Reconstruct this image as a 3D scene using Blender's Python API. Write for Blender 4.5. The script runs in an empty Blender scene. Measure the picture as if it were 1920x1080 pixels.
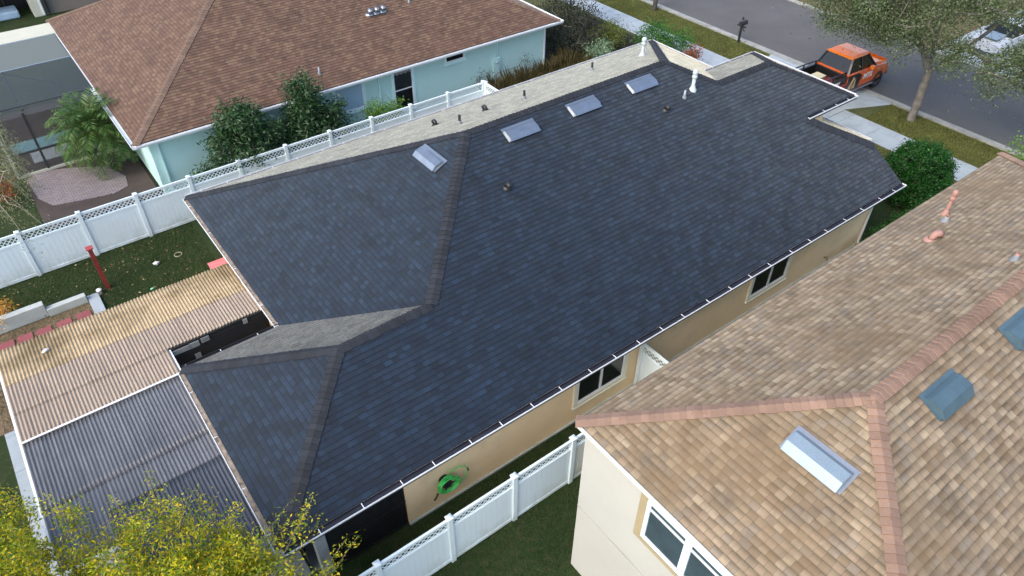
import bpy, math, random
from mathutils import Vector, Matrix, noise
import numpy as np
random.seed(7); RNG=np.random.default_rng(7)
R_=math.radians
S=bpy.context.scene; C=S.collection
# ------------------------------------------------------------------ camera
FPX,PITCH,ROLL,YAW=1359.6947,0.721039,0.006012,0.922556
CAM=Vector((-0.843,-8.874,16.5205))
fw=Vector((math.cos(PITCH)*math.cos(YAW),math.cos(PITCH)*math.sin(YAW),-math.sin(PITCH)))
rt=Vector((math.sin(YAW),-math.cos(YAW),0)); up=rt.cross(fw)
rt2=math.cos(ROLL)*rt+math.sin(ROLL)*up; up2=-math.sin(ROLL)*rt+math.cos(ROLL)*up
cd=bpy.data.cameras.new("camera"); co=bpy.data.objects.new("camera",cd); C.objects.link(co)
M4=Matrix((rt2,up2,-fw)).transposed().to_4x4(); M4.translation=CAM; co.matrix_world=M4
cd.sensor_width=36; cd.lens=FPX/1920*36; cd.clip_end=2000; cd.clip_start=.1
S.camera=co
def ray(u,v): return fw+rt2*((u-960)/FPX)-up2*((v-540)/FPX)
def at(u,v,z=0.):            # point of the photo seen on the level z
    d=ray(u,v); return CAM+d*((z-CAM.z)/d.z)
# ------------------------------------------------------------------ light
SUN_EL,SUN_AZ=R_(45),R_(189)      # azimuth measured from +X towards +Y
w=bpy.data.worlds.new("World"); S.world=w; w.use_nodes=True
nt=w.node_tree; bg=nt.nodes['Background']; sky=nt.nodes.new('ShaderNodeTexSky')
sky.sky_type='NISHITA'; sky.sun_disc=False; sky.sun_elevation=SUN_EL; sky.sun_rotation=math.pi/2-SUN_AZ
sky.air_density=1.0; sky.dust_density=3.0; sky.ozone_density=1.0
nt.links.new(sky.outputs[0],bg.inputs[0]); bg.inputs[1].default_value=.15
sd=bpy.data.lights.new("sun",'SUN'); so=bpy.data.objects.new("sun",sd); C.objects.link(so)
sd.energy=.66; sd.angle=R_(40); sd.color=(1,.92,.80)
sv=Vector((math.cos(SUN_EL)*math.cos(SUN_AZ),math.cos(SUN_EL)*math.sin(SUN_AZ),math.sin(SUN_EL)))
so.rotation_euler=sv.to_track_quat('Z','Y').to_euler()
S.view_settings.view_transform='Standard'; S.view_settings.look='None'; S.view_settings.gamma=1
S.view_settings.exposure=1.27
S.render.engine='CYCLES'; S.render.resolution_x=1024; S.render.resolution_y=576
# ------------------------------------------------------------------ materials
def srgb(r,g,b): 
    f=lambda c:(c/255/12.92 if c/255<=.04045 else ((c/255+.055)/1.055)**2.4)
    return (f(r),f(g),f(b))
class NT:
    def __init__(s,name):
        s.m=bpy.data.materials.new(name); s.m.use_nodes=True; s.t=s.m.node_tree; s.b=s.t.nodes['Principled BSDF']; s.L=s.t.links
    def n(s,ty,**k):
        o=s.t.nodes.new(ty)
        for a,v in k.items(): setattr(o,a,v)
        return o
    def set(s,i,v):
        if hasattr(v,'is_output'): s.L.new(v,i)
        elif isinstance(v,(tuple,list)) and len(v)==3 and i.type=='RGBA': i.default_value=(*v,1)
        else: i.default_value=v
    def math(s,op,a,b=None,c=None):
        o=s.n('ShaderNodeMath',operation=op)
        for i,v in enumerate((a,b,c)):
            if v is not None: s.set(o.inputs[i],v)
        return o.outputs[0]
    def mix(s,f,a,b,blend='MIX'):
        o=s.n('ShaderNodeMix',data_type='RGBA',blend_type=blend); s.set(o.inputs[0],f); s.set(o.inputs[6],a); s.set(o.inputs[7],b); return o.outputs[2]
    def noise(s,vec,scale,detail=3,rough=.55):
        o=s.n('ShaderNodeTexNoise'); o.inputs['Scale'].default_value=scale; o.inputs['Detail'].default_value=detail; o.inputs['Roughness'].default_value=rough
        if vec is not None: s.L.new(vec,o.inputs['Vector'])
        return o.outputs[0]
    def ramp(s,f,stops,interp='LINEAR'):
        o=s.n('ShaderNodeValToRGB'); cr=o.color_ramp; cr.interpolation=interp
        while len(cr.elements)<len(stops): cr.elements.new(.5)
        for e,(p,c) in zip(cr.elements,stops): e.position=p; e.color=(*c,1) if len(c)==3 else c
        s.L.new(f,o.inputs[0]); return o.outputs[0]
    def rng(s,f,a,b,c,d):
        o=s.n('ShaderNodeMapRange'); s.set(o.inputs[0],f)
        for i,v in enumerate((a,b,c,d)): o.inputs[i+1].default_value=v
        return o.outputs[0]
    def pos(s): return s.n('ShaderNodeNewGeometry').outputs['Position']
    def island(s): return s.n('ShaderNodeNewGeometry').outputs['Random Per Island']
    def bump(s,h,strength=.4,dist=.02):
        o=s.n('ShaderNodeBump'); o.inputs['Strength'].default_value=strength; o.inputs['Distance'].default_value=dist
        s.L.new(h,o.inputs['Height']); s.L.new(o.outputs[0],s.b.inputs['Normal'])
MC={}
def mat(name,col,rough=.7,metal=0,var=.18,vscale=1.5,bump=0,bscale=40,fine=.08,dirt=None,spec=None,island=0):
    if name in MC: return MC[name]
    k=NT(name); p=k.pos()
    n1=k.noise(p,vscale,4); n2=k.noise(p,bscale,2)
    a=tuple(c*(1-var) for c in col); b=tuple(min(1,c*(1+var)) for c in col)
    c=k.mix(k.rng(n1,.3,.7,0,1),a,b)
    f=k.rng(n2,.3,.7,1-fine,1+fine); 
    g=k.n('ShaderNodeCombineColor'); [k.L.new(f,g.inputs[i]) for i in range(3)]
    c=k.mix(1.,c,g.outputs[0],'MULTIPLY')
    if island:
        f=k.rng(k.island(),0,1,1-island,1+island); g=k.n('ShaderNodeCombineColor'); [k.L.new(f,g.inputs[i]) for i in range(3)]
        c=k.mix(1.,c,g.outputs[0],'MULTIPLY')
    if dirt:
        n3=k.noise(p,dirt[1],5,.65); c=k.mix(k.rng(n3,dirt[2],dirt[3],0,dirt[4]),c,dirt[0])
    k.L.new(c,k.b.inputs['Base Color']); k.b.inputs['Roughness'].default_value=rough; k.b.inputs['Metallic'].default_value=metal
    if spec is not None: k.b.inputs['Specular IOR Level'].default_value=spec
    if bump: k.bump(n2,bump,.02)
    MC[name]=k.m; return k.m
def shingle(name,cols,amp=.6,wd=.26,h=.143,sheen=(0,(1,1,1)),stain=None,edge=.45,rough=.8,band=0,seed=0.,coat=0.,grad=0.,tabv=0.):
    k=NT(name); uv=k.n('ShaderNodeUVMap').outputs[0]
    sp=k.n('ShaderNodeSeparateXYZ'); k.L.new(uv,sp.inputs[0]); u,v=sp.outputs[0],sp.outputs[1]
    vr=k.math('DIVIDE',v,h); row=k.math('FLOOR',vr); fv=k.math('SUBTRACT',vr,row)
    wn=k.n('ShaderNodeTexWhiteNoise',noise_dimensions='2D'); cb=k.n('ShaderNodeCombineXYZ'); k.L.new(row,cb.inputs[0]); cb.inputs[1].default_value=seed; k.L.new(cb.outputs[0],wn.inputs['Vector'])
    def cells(width,amp,off):
        ur=k.math('ADD',k.math('DIVIDE',u,width),k.math('MULTIPLY',wn.outputs[0],37.7+off))
        cc=k.n('ShaderNodeCombineXYZ'); k.L.new(ur,cc.inputs[0]); k.L.new(row,cc.inputs[1])
        nn=k.noise(cc.outputs[0],.9,1); ur=k.math('ADD',ur,k.math('MULTIPLY',nn,amp))
        ce=k.math('FLOOR',ur); fr=k.math('SUBTRACT',ur,ce)
        w2=k.n('ShaderNodeTexWhiteNoise',noise_dimensions='3D'); c2=k.n('ShaderNodeCombineXYZ'); k.L.new(ce,c2.inputs[0]); k.L.new(row,c2.inputs[1]); c2.inputs[2].default_value=off+seed
        k.L.new(c2.outputs[0],w2.inputs['Vector']); return fr,w2.outputs[0]
    fr,rnd=cells(wd,amp,1.3)
    wcell=k.math('FRACT',k.math('MULTIPLY',rnd,7.31))
    tv=k.rng(wcell,0,1,1-tabv,1+tabv)
    st=[(i/len(cols),c) for i,c in enumerate(cols)]
    c=k.ramp(rnd,st,'CONSTANT')
    p=k.pos()
    # granules and soft colour drift
    gr=k.noise(p,170,2); f=k.rng(gr,.3,.7,.86,1.14)
    dr=k.noise(p,1.5,5,.65); f=k.math('MULTIPLY',f,k.rng(dr,.3,.7,.80,1.2)); f=k.math('MULTIPLY',f,tv)
    # butt joint of each course with its cast shadow painted in, and tab sides
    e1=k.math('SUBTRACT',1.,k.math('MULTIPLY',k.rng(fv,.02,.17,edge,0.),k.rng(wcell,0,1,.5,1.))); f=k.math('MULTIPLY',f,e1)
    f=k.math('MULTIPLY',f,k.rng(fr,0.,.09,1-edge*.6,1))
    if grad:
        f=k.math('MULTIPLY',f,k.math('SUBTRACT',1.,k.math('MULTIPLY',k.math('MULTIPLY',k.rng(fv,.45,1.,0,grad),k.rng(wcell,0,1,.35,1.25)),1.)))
    if band:
        fr2,r2=cells(wd*1.37,1.0,5.1)
        b=k.math('MULTIPLY',k.math('GREATER_THAN',fv,.5),k.math('GREATER_THAN',r2,.45)); f=k.math('MULTIPLY',f,k.math('SUBTRACT',1.,k.math('MULTIPLY',b,band)))
    g=k.n('ShaderNodeCombineColor'); [k.L.new(f,g.inputs[i]) for i in range(3)]
    c=k.mix(1.,c,g.outputs[0],'MULTIPLY')
    if grad: pass
    if stain:
        for (sc,lo,hi,amt,colr) in stain:
            n=k.noise(p,sc,5,.6); c=k.mix(k.rng(n,lo,hi,0,amt),c,colr)
    k.L.new(c,k.b.inputs['Base Color']); k.b.inputs['Roughness'].default_value=rough
    k.b.inputs['Specular IOR Level'].default_value=.35
    k.b.inputs['Sheen Weight'].default_value=sheen[0]; k.b.inputs['Sheen Roughness'].default_value=sheen[2] if len(sheen)>2 else .3; k.L.new(k.mix(1.,tuple(sheen[1]),g.outputs[0],'MULTIPLY'),k.b.inputs['Sheen Tint'])
    if coat:
        k.b.inputs['Coat Weight'].default_value=coat; k.b.inputs['Coat Roughness'].default_value=.4; k.b.inputs['Coat IOR'].default_value=1.45; k.b.inputs['Coat Tint'].default_value=(1,.97,.92,1)
    k.bump(gr,.5,.006)
    MC[name]=k.m; return k.m
def leafmat(name,cols,trans=.25,rough=.5):
    k=NT(name); r=k.island(); p=k.pos()
    c=k.ramp(r,[(i/max(1,len(cols)-1),c) for i,c in enumerate(cols)])
    f=k.rng(k.noise(p,1.1,3),.3,.7,.75,1.25); g=k.n('ShaderNodeCombineColor'); [k.L.new(f,g.inputs[i]) for i in range(3)]
    c=k.mix(1.,c,g.outputs[0],'MULTIPLY'); k.L.new(c,k.b.inputs['Base Color']); k.b.inputs['Roughness'].default_value=rough
    k.b.inputs['Specular IOR Level'].default_value=.3
    t=k.n('ShaderNodeBsdfTranslucent'); k.L.new(c,t.inputs[0]); mx=k.n('ShaderNodeMixShader'); mx.inputs[0].default_value=trans
    out=[n for n in k.t.nodes if n.type=='OUTPUT_MATERIAL'][0]
    k.L.new(k.b.outputs[0],mx.inputs[1]); k.L.new(t.outputs[0],mx.inputs[2]); k.L.new(mx.outputs[0],out.inputs[0])
    MC[name]=k.m; return k.m
def screenmat(name,col,alpha):
    k=NT(name); k.b.inputs['Base Color'].default_value=(*col,1); k.b.inputs['Roughness'].default_value=.6
    t=k.n('ShaderNodeBsdfTransparent'); mx=k.n('ShaderNodeMixShader'); mx.inputs[0].default_value=alpha
    out=[n for n in k.t.nodes if n.type=='OUTPUT_MATERIAL'][0]
    k.L.new(t.outputs[0],mx.inputs[1]); k.L.new(k.b.outputs[0],mx.inputs[2]); k.L.new(mx.outputs[0],out.inputs[0])
    MC[name]=k.m; return k.m
def groundmat(name,c1,c2,c3,sc=6,fsc=60,bump=.6):
    k=NT(name); p=k.pos()
    a=k.mix(k.rng(k.noise(p,sc*.12,5,.6),.35,.65,0,1),c1,c2)
    a=k.mix(k.rng(k.noise(p,sc,4,.7),.5,.72,0,.8),a,c3)
    fn=k.noise(p,fsc,3,.7); f=k.rng(fn,.3,.7,.45,1.5); g=k.n('ShaderNodeCombineColor'); [k.L.new(f,g.inputs[i]) for i in range(3)]
    a=k.mix(1.,a,g.outputs[0],'MULTIPLY'); k.L.new(a,k.b.inputs['Base Color']); k.b.inputs['Roughness'].default_value=.9; k.b.inputs['Specular IOR Level'].default_value=.15
    k.bump(fn,bump,.05); MC[name]=k.m; return k.m
# ------------------------------------------------------------------ mesh buffer
class MB:
    def __init__(s): s.v=[];s.f=[];s.uv=[];s.mi=[];s.sm=[]
    def face(s,pts,uv=None,mi=0,sm=False):
        n=len(s.v); s.v+= [tuple(p) for p in pts]; s.f.append(tuple(range(n,n+len(pts)))); s.uv+= list(uv) if uv else [(0,0)]*len(pts); s.mi.append(mi); s.sm.append(sm); return s
    def box(s,x0,x1,y0,y1,z0,z1,T=None,mi=0):
        P=[Vector(p) for p in ((x0,y0,z0),(x1,y0,z0),(x1,y1,z0),(x0,y1,z0),(x0,y0,z1),(x1,y0,z1),(x1,y1,z1),(x0,y1,z1))]
        if T is not None: P=[T@p for p in P]
        n=len(s.v); s.v+=[tuple(p) for p in P]
        for q in ((3,2,1,0),(4,5,6,7),(0,1,5,4),(1,2,6,5),(2,3,7,6),(3,0,4,7)):
            s.f.append(tuple(n+i for i in q)); s.uv+=[(0,0)]*4; s.mi.append(mi); s.sm.append(False)
        return s
    def bar(s,a,b,w,h=None,mi=0,upv=(0,0,1)):     # square bar between two points
        a=Vector(a);b=Vector(b);h=h or w; z=(b-a); L=z.length; z.normalize(); u=Vector(upv)
        if abs(z.dot(u))>.98: u=Vector((1,0,0))
        x=z.cross(u).normalized(); y=x.cross(z).normalized()
        T=Matrix((x,y,z)).transposed().to_4x4(); T.translation=a
        return s.box(-w/2,w/2,-h/2,h/2,0,L,T,mi)
    def tube(s,pts,r,n=8,mi=0,cap=True,closed=False):
        pts=[Vector(p) for p in pts]; rs=r if isinstance(r,(list,tuple)) else [r]*len(pts); base=len(s.v); prev=None
        for i,p in enumerate(pts):
            d=(pts[min(i+1,len(pts)-1)]-pts[max(i-1,0)]).normalized()
            u=Vector((0,0,1)) if prev is None else prev
            if abs(d.dot(u))>.98: u=Vector((1,0,0))
            x=(u-d*u.dot(d)).normalized(); y=d.cross(x); prev=x
            for k in range(n):
                t=2*math.pi*k/n; s.v.append(tuple(p+(x*math.cos(t)+y*math.sin(t))*rs[i]))
        for i in range(len(pts)-1):
            for k in range(n):
                a=base+i*n+k;b=base+i*n+(k+1)%n; s.f.append((a,b,b+n,a+n)); s.uv+=[(0,0)]*4; s.mi.append(mi); s.sm.append(True)
        if cap:
            for off,rev in ((base,True),(base+(len(pts)-1)*n,False)):
                q=tuple(range(off,off+n)); q=q[::-1] if rev else q; s.f.append(q); s.uv+=[(0,0)]*n; s.mi.append(mi); s.sm.append(False)
        return s
    def lathe(s,prof,o,n=16,mi=0):
        o=Vector(o); base=len(s.v)
        for r,z in prof:
            for k in range(n):
                t=2*math.pi*k/n; s.v.append(tuple(o+Vector((r*math.cos(t),r*math.sin(t),z))))
        for i in range(len(prof)-1):
            for k in range(n):
                a=base+i*n+k;b=base+i*n+(k+1)%n; s.f.append((a,b,b+n,a+n)); s.uv+=[(0,0)]*4; s.mi.append(mi); s.sm.append(True)
        return s
    def prism(s,poly,h,T,mi=0):      # poly in local xy, thickness h along z
        a=[T@Vector((x,y,0)) for x,y in poly]; b=[T@Vector((x,y,h)) for x,y in poly]; n=len(poly)
        s.face(a[::-1],mi=mi); s.face(b,mi=mi)
        for i in range(n): s.face([a[i],a[(i+1)%n],b[(i+1)%n],b[i]],mi=mi)
        return s
    def xf(s,T): s.v=[tuple(T@Vector(p)) for p in s.v]; return s
    def build(s,name,mats,parent=None,local=False,loc=None,bevel=0):
        if not isinstance(mats,(list,tuple)): mats=[mats]
        o0=Vector((0,0,0))
        if parent is not None and not local:
            r=parent
            while r: o0=o0+r.location; r=r.parent
        if parent is None and loc is None and s.v:
            a=np.array(s.v); loc=Vector(((a[:,0].min()+a[:,0].max())/2,(a[:,1].min()+a[:,1].max())/2,a[:,2].min()))
        if parent is None: o0=Vector(loc) if not local else Vector((0,0,0))
        V=np.array(s.v,float)-np.array(o0)[None,:]
        me=bpy.data.meshes.new(name); me.from_pydata(V.tolist(),[],s.f)
        ul=me.uv_layers.new(name='UVMap'); ul.data.foreach_set('uv',np.array(s.uv,float).ravel())
        for m in mats: me.materials.append(m)
        me.polygons.foreach_set('material_index',s.mi); me.polygons.foreach_set('use_smooth',s.sm); me.update()
        o=bpy.data.objects.new(name,me); C.objects.link(o)
        if parent is not None: o.parent=parent
        else: o.location=loc if loc is not None else (0,0,0)
        if bevel:
            b=o.modifiers.new('bevel','BEVEL'); b.width=bevel; b.segments=2; b.limit_method='ANGLE'
        return o
def tag(o,label,cat,group=None):
    o['label']=label;o['category']=cat
    if group:o['group']=group
    return o
def kind(o,k): o['kind']=k; return o
def empty(name,loc,label,cat,group=None,rz=0):
    o=bpy.data.objects.new(name,None); C.objects.link(o); o.location=loc; o.rotation_euler=(0,0,rz); o.empty_display_size=.3
    return tag(o,label,cat,group)
def frame(o,ux,n):
    T=Matrix((Vector(ux),Vector(n),Vector((0,0,1)))).transposed().to_4x4(); T.translation=Vector(o); return T
def clip(poly,a,lo=True):       # poly of (u,v): keep v>=a (lo) or v<=a
    out=[]
    for i in range(len(poly)):
        p,q=poly[i],poly[(i+1)%len(poly)]
        ip=(p[1]>=a) if lo else (p[1]<=a); iq=(q[1]>=a) if lo else (q[1]<=a)
        if ip: out.append(p)
        if ip!=iq:
            t=(a-p[1])/(q[1]-p[1]); out.append((p[0]+(q[0]-p[0])*t,a))
    return out
def shingle_face(m,pts,h=.143,lift=.007,mi=0,e0=None):
    pts=[Vector(p) for p in pts]
    n=Vector((0,0,0))
    for i in range(len(pts)): n+=(pts[i]-pts[0]).cross(pts[(i+1)%len(pts)]-pts[0])
    n.normalize(); n=n if n.z>0 else -n
    ux=Vector((0,0,1)).cross(n).normalized(); uy=n.cross(ux)
    if uy.z<0: ux,uy=-ux,-uy
    o=min(pts,key=lambda p:p.z)
    L=[((p-o).dot(ux),(p-o).dot(uy)) for p in pts]
    d0=sum((p-o).dot(n) for p in pts)/len(pts)
    P=lambda u,v,e: o+ux*u+uy*v+n*(e+d0)
    V0=min(q[1] for q in L); V1=max(q[1] for q in L); k=0; uo=random.random()*50
    while V0+k*h<V1-1e-4:
        a=V0+k*h; b=min(a+h,V1); s=L
        if k>0: s=clip(s,a,True)
        s=clip(s,b,False) if len(s)>2 else s
        if len(s)>2:
            m.face([P(u,v,lift*(1-(v-a)/h)+.002) for u,v in s],[(u+uo,v-V0) for u,v in s],mi)
            bt=sorted([q[0] for q in s if abs(q[1]-a)<1e-6])
            if len(bt)>=2: m.face([P(bt[0],a,-.004),P(bt[-1],a,-.004),P(bt[-1],a,lift+.002),P(bt[0],a,lift+.002)],[(bt[0]+uo,a-V0+.002),(bt[-1]+uo,a-V0+.002)]*2,mi)
        k+=1
    m.face([p-n*.03 for p in pts],[(0,0)]*len(pts),mi)
def caps(m,a,b,na,nb,w=.165,ex=.15,lift=.035,mi=0):   # a low end, b high end; na, nb normals of both slopes
    a=Vector(a);b=Vector(b);d=(b-a);L=d.length;d.normalize(); na=Vector(na).normalized(); nb=Vector(nb).normalized()
    sa=d.cross(na).normalized(); sb=d.cross(nb).normalized(); mid=(na+nb).normalized()
    if sa.dot(nb)<0: sa=-sa
    sa=-sa if sa.z>0.0 and abs(sa.z)>1e-3 else sa
    if sb.z>0 and abs(sb.z)>1e-3: sb=-sb
    k=0
    while k*ex<L:
        t0=k*ex; t1=min(L,t0+ex*1.15); l0=lift+random.uniform(-.004,.004); l1=.014; ww=w+random.uniform(-.008,.008)
        p0=a+d*t0;p1=a+d*t1
        A0=p0+sa*ww+na*l0;B0=p0+mid*(l0*1.0);C0=p0+sb*ww+nb*l0
        A1=p1+sa*ww+na*l1;B1=p1+mid*l1;C1=p1+sb*ww+nb*l1
        n=len(m.v); m.v+=[tuple(q) for q in (A0,B0,C0,A1,B1,C1,p0+sa*ww,p0-mid*.01,p0+sb*ww)]
        for q in ((0,1,4,3),(1,2,5,4),(6,7,1,0),(7,8,2,1)):
            m.f.append(tuple(n+i for i in q)); m.uv+=[(0,0)]*4; m.mi.append(mi); m.sm.append(False)
        k+=1
def pn(*pts):
    a,b,c=[Vector(p) for p in pts[:3]]; n=(b-a).cross(c-a).normalized(); return n if n.z>0 else -n
# ------------------------------------------------------------------ palette
DARK=[tuple(q*f_ for q,f_ in zip(srgb(*c),(.10,.205,.29))) for c in ((58,74,92),(64,79,98),(53,68,84),(69,85,103),(60,76,94),(55,69,86),(66,80,98),(60,72,86),(72,88,106))]
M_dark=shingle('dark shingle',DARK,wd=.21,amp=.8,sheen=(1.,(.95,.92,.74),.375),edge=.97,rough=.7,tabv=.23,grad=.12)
M_darkcap=mat('dark ridge shingle',(.017,.021,.028),.85,var=.1,bscale=150,fine=.2,bump=.4,island=.32)
BROWN=[tuple(q*f_ for q,f_ in zip(srgb(*c),(.53,.53,.53))) for c in ((134,104,86),(142,111,92),(126,97,81),(148,118,96),(137,106,88),(130,101,84),(151,122,99))]
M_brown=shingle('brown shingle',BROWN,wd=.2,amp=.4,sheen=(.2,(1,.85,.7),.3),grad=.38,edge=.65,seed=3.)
M_browncap=mat('brown ridge shingle',(.16,.105,.075),.85,var=.1,bscale=150,fine=.2,bump=.4,island=.18)
TAN=[tuple(q*f_ for q,f_ in zip(srgb(*c),(.56,.545,.525))) for c in ((188,168,140),(200,182,154),(172,152,126),(182,162,136),(206,188,158),(176,162,142),(192,172,144),(166,146,118),(184,166,138),(174,158,136))]
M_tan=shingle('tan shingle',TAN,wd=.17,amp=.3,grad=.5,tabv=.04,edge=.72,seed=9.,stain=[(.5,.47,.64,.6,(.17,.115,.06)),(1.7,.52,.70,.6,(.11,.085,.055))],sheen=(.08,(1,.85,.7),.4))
M_tancap=mat('tan ridge shingle',(.27,.175,.125),.85,var=.14,bscale=120,fine=.2,bump=.4,island=.16,dirt=(srgb(110,80,62),6,.55,.75,.6))
M_beige=mat('beige stucco',(.90,.68,.41),.9,var=.07,vscale=.7,bump=.25,bscale=60,dirt=((.33,.29,.22),.9,.55,.8,.35))
M_cream=mat('cream stucco',(.44,.44,.40),.9,var=.05,vscale=.6,bump=.25,bscale=60)
M_teal=mat('aqua stucco',(.50,.74,.70),.88,var=.05,vscale=.5,bump=.25,bscale=60)
M_tealtrim=mat('pale aqua trim',(.62,.86,.84),.7,var=.04)
M_trim=mat('cream trim',(.80,.77,.62),.7,var=.06)
M_tantrim=mat('tan trim band',(.36,.30,.18),.8,var=.06)
M_white=mat('white vinyl',(.74,.85,.89),.42,var=.03,vscale=.8,fine=.03,dirt=((.55,.57,.52),1.2,.55,.8,.4))
k=NT('white vinyl with base grime'); p=k.pos(); sp_=k.n('ShaderNodeSeparateXYZ'); k.L.new(p,sp_.inputs[0])
gr_=k.math('MULTIPLY',k.rng(k.noise(p,2.2,5,.65),.38,.68,0,1),k.rng(sp_.outputs[2],.05,.6,.7,.03)); c=k.mix(gr_,(.72,.83,.87),(.34,.36,.27)); c=k.mix(k.rng(k.noise(p,.6,4),.45,.7,0,.25),c,(.62,.68,.66))
k.L.new(c,k.b.inputs[0]); k.b.inputs['Roughness'].default_value=.42; M_white=k.m
M_whitem=mat('white painted aluminium',(.80,.82,.84),.4,var=.04,dirt=((.45,.45,.42),3,.6,.8,.4))
M_gutin=mat('gutter grime and painted shade',(.012,.013,.022),.6,var=.4,vscale=3,dirt=((.05,.045,.04),2,.6,.75,.4))  # dirt plus the shade inside the trough, both put into one near-black colour
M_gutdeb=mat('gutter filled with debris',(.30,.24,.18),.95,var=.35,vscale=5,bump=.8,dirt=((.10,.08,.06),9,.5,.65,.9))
M_glass=mat('dark window glass',(.012,.014,.016),.12,var=.3,spec=.5)
M_glassblue=mat('window with closed pale blinds',(.36,.52,.64),.3,var=.05)
M_bronze=mat('dark bronze aluminium',(.018,.018,.018),.5,var=.2)
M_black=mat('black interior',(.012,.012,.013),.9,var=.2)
M_galv=mat('galvanised metal',(.36,.39,.42),.3,metal=.85,var=.1,vscale=4,dirt=((.35,.37,.4),5,.5,.75,.5))
M_galvw=mat('pale galvanised hood',(.30,.38,.43),.4,metal=.5,var=.06,vscale=3)
M_blueg=mat('blue grey painted hood',(.065,.115,.145),.5,var=.1,vscale=4)
M_blkm=mat('black painted metal',(.02,.02,.022),.45,var=.3)
M_pipe=mat('white pvc pipe',(.46,.54,.54),.5,var=.06)
M_pink=mat('pink painted pipe',(.36,.20,.16),.6,var=.1)
M_lead=mat('lead grey boot',(.20,.22,.24),.6,var=.15)
M_soffit=mat('soffit',(.45,.42,.36),.8,var=.05)
M_conc=mat('pale concrete',(.33,.385,.42),.9,var=.12,vscale=1.1,bump=.3,bscale=80,dirt=((.20,.22,.23),1.3,.5,.75,.6))
M_conc2=mat('grey block concrete',(.42,.46,.44),.9,var=.12,vscale=1.5,bump=.4,bscale=60,dirt=((.2,.2,.17),2.5,.55,.75,.5))
M_bark=mat('bark',(.16,.14,.12),.95,var=.3,vscale=6,bump=.9,bscale=30)
M_redw=mat('dark red painted wood',(.20,.025,.02),.7,var=.25,vscale=5)
# ------------------------------------------------------------------ setting
M_lawn=groundmat('lawn grass',(.020,.042,.013),(.038,.058,.02),(.08,.07,.038),5,70)
M_verge=groundmat('verge grass',(.058,.072,.024),(.095,.104,.038),(.16,.15,.08),6,50)
M_soil=groundmat('dark mulch soil',(.020,.018,.014),(.035,.028,.02),(.06,.045,.03),5,60)
M_asph=mat('asphalt',(.098,.096,.094),.9,var=.12,vscale=.35,bump=.4,bscale=90,fine=.25,dirt=((.075,.077,.083),.6,.5,.75,.5))
M_gravel=groundmat('tan gravel',(.30,.22,.14),(.22,.16,.10),(.12,.09,.06),9,45,1.)
def sheet(name,pts,m,z=0.,label=None):
    b=MB(); b.face([(x,y,z) for x,y in pts]); return kind(b.build(name,m,loc=(0,0,0)),'structure')
def rect(x0,x1,y0,y1): return [(x0,y0),(x1,y0),(x1,y1),(x0,y1)]
sheet('ground',rect(-400,600,-400,600),M_lawn,0)
sheet('verge',rect(27.2,33.46,-60,90),M_verge,.004)
def slabs(name,x0,x1,y0,y1,m,z,step,gap=.012,th=.05,alongx=False):
    b=MB(); a0,a1=(x0,x1) if alongx else (y0,y1); a=a0
    while a<a1-.01:
        e=min(a+step,a1)-gap
        if alongx: b.box(a,e,y0,y1,z-th,z)
        else: b.box(x0,x1,a,e,z-th,z)
        a+=step
    return kind(b.build(name,m,loc=(0,0,0)),'structure')
slabs('sidewalk',29.45,31.1,-59.6,6.9,M_conc,.03,1.5)
slabs('sidewalk',29.45,31.1,12.42,80,M_conc,.03,1.5)
bd=MB(); 
for x in np.arange(24.0,31.2,2.4): bd.box(x,x+2.388,6.92,12.4,-.02,.034)
bd.prism([(31.22,6.92),(33.44,5.9),(33.44,13.1),(31.22,12.4)],.03,Matrix.Identity(4))
kind(bd.build('driveway',M_conc,loc=(0,0,0)),'structure')
kb=MB()
for y in np.arange(-60,90,3.0):
    kb.box(33.46,33.68,y,y+2.99,-.05,.10 if not(5.0<y<12.5) else .03)
    kb.box(33.68,33.98,y,y+2.99,-.05,.012 )
kind(kb.build('kerb',mat('kerb concrete',(.30,.31,.29),.9,var=.15,vscale=1.2,bump=.3,dirt=((.1,.1,.08),2,.5,.7,.6)),loc=(0,0,0)),'structure')
sheet('road',rect(33.7,41.0,-80,120),M_asph,.006)
kb=MB()
for y in np.arange(-60,90,3.0): kb.box(41.0,41.22,y,y+2.99,-.05,.10 if not(2<y<8) else .02)
kind(kb.build('kerb',MC['kerb concrete'],loc=(0,0,0)),'structure')
sheet('verge',rect(41.22,120,-80,120),groundmat('dry verge grass',(.10,.085,.04),(.15,.12,.06),(.2,.16,.1),4,40),.004)
sheet('driveway',rect(41.2,56,3.2,8.2),M_conc,.012)
sheet('soil_bed',[(1.4,18.1),(24.5,18.1),(27.6,19.5),(27.6,21.6),(23.3,23),(2.7,18.95),(2.7,22.8),(-.3,23.4),(-.2,19.2)],M_soil,.004)
sheet('soil_bed',rect(22.9,29.2,18.3,24),M_soil,.008)
sheet('soil_bed',rect(12.6,25.6,14.6,16.3),M_soil,.008)
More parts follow.
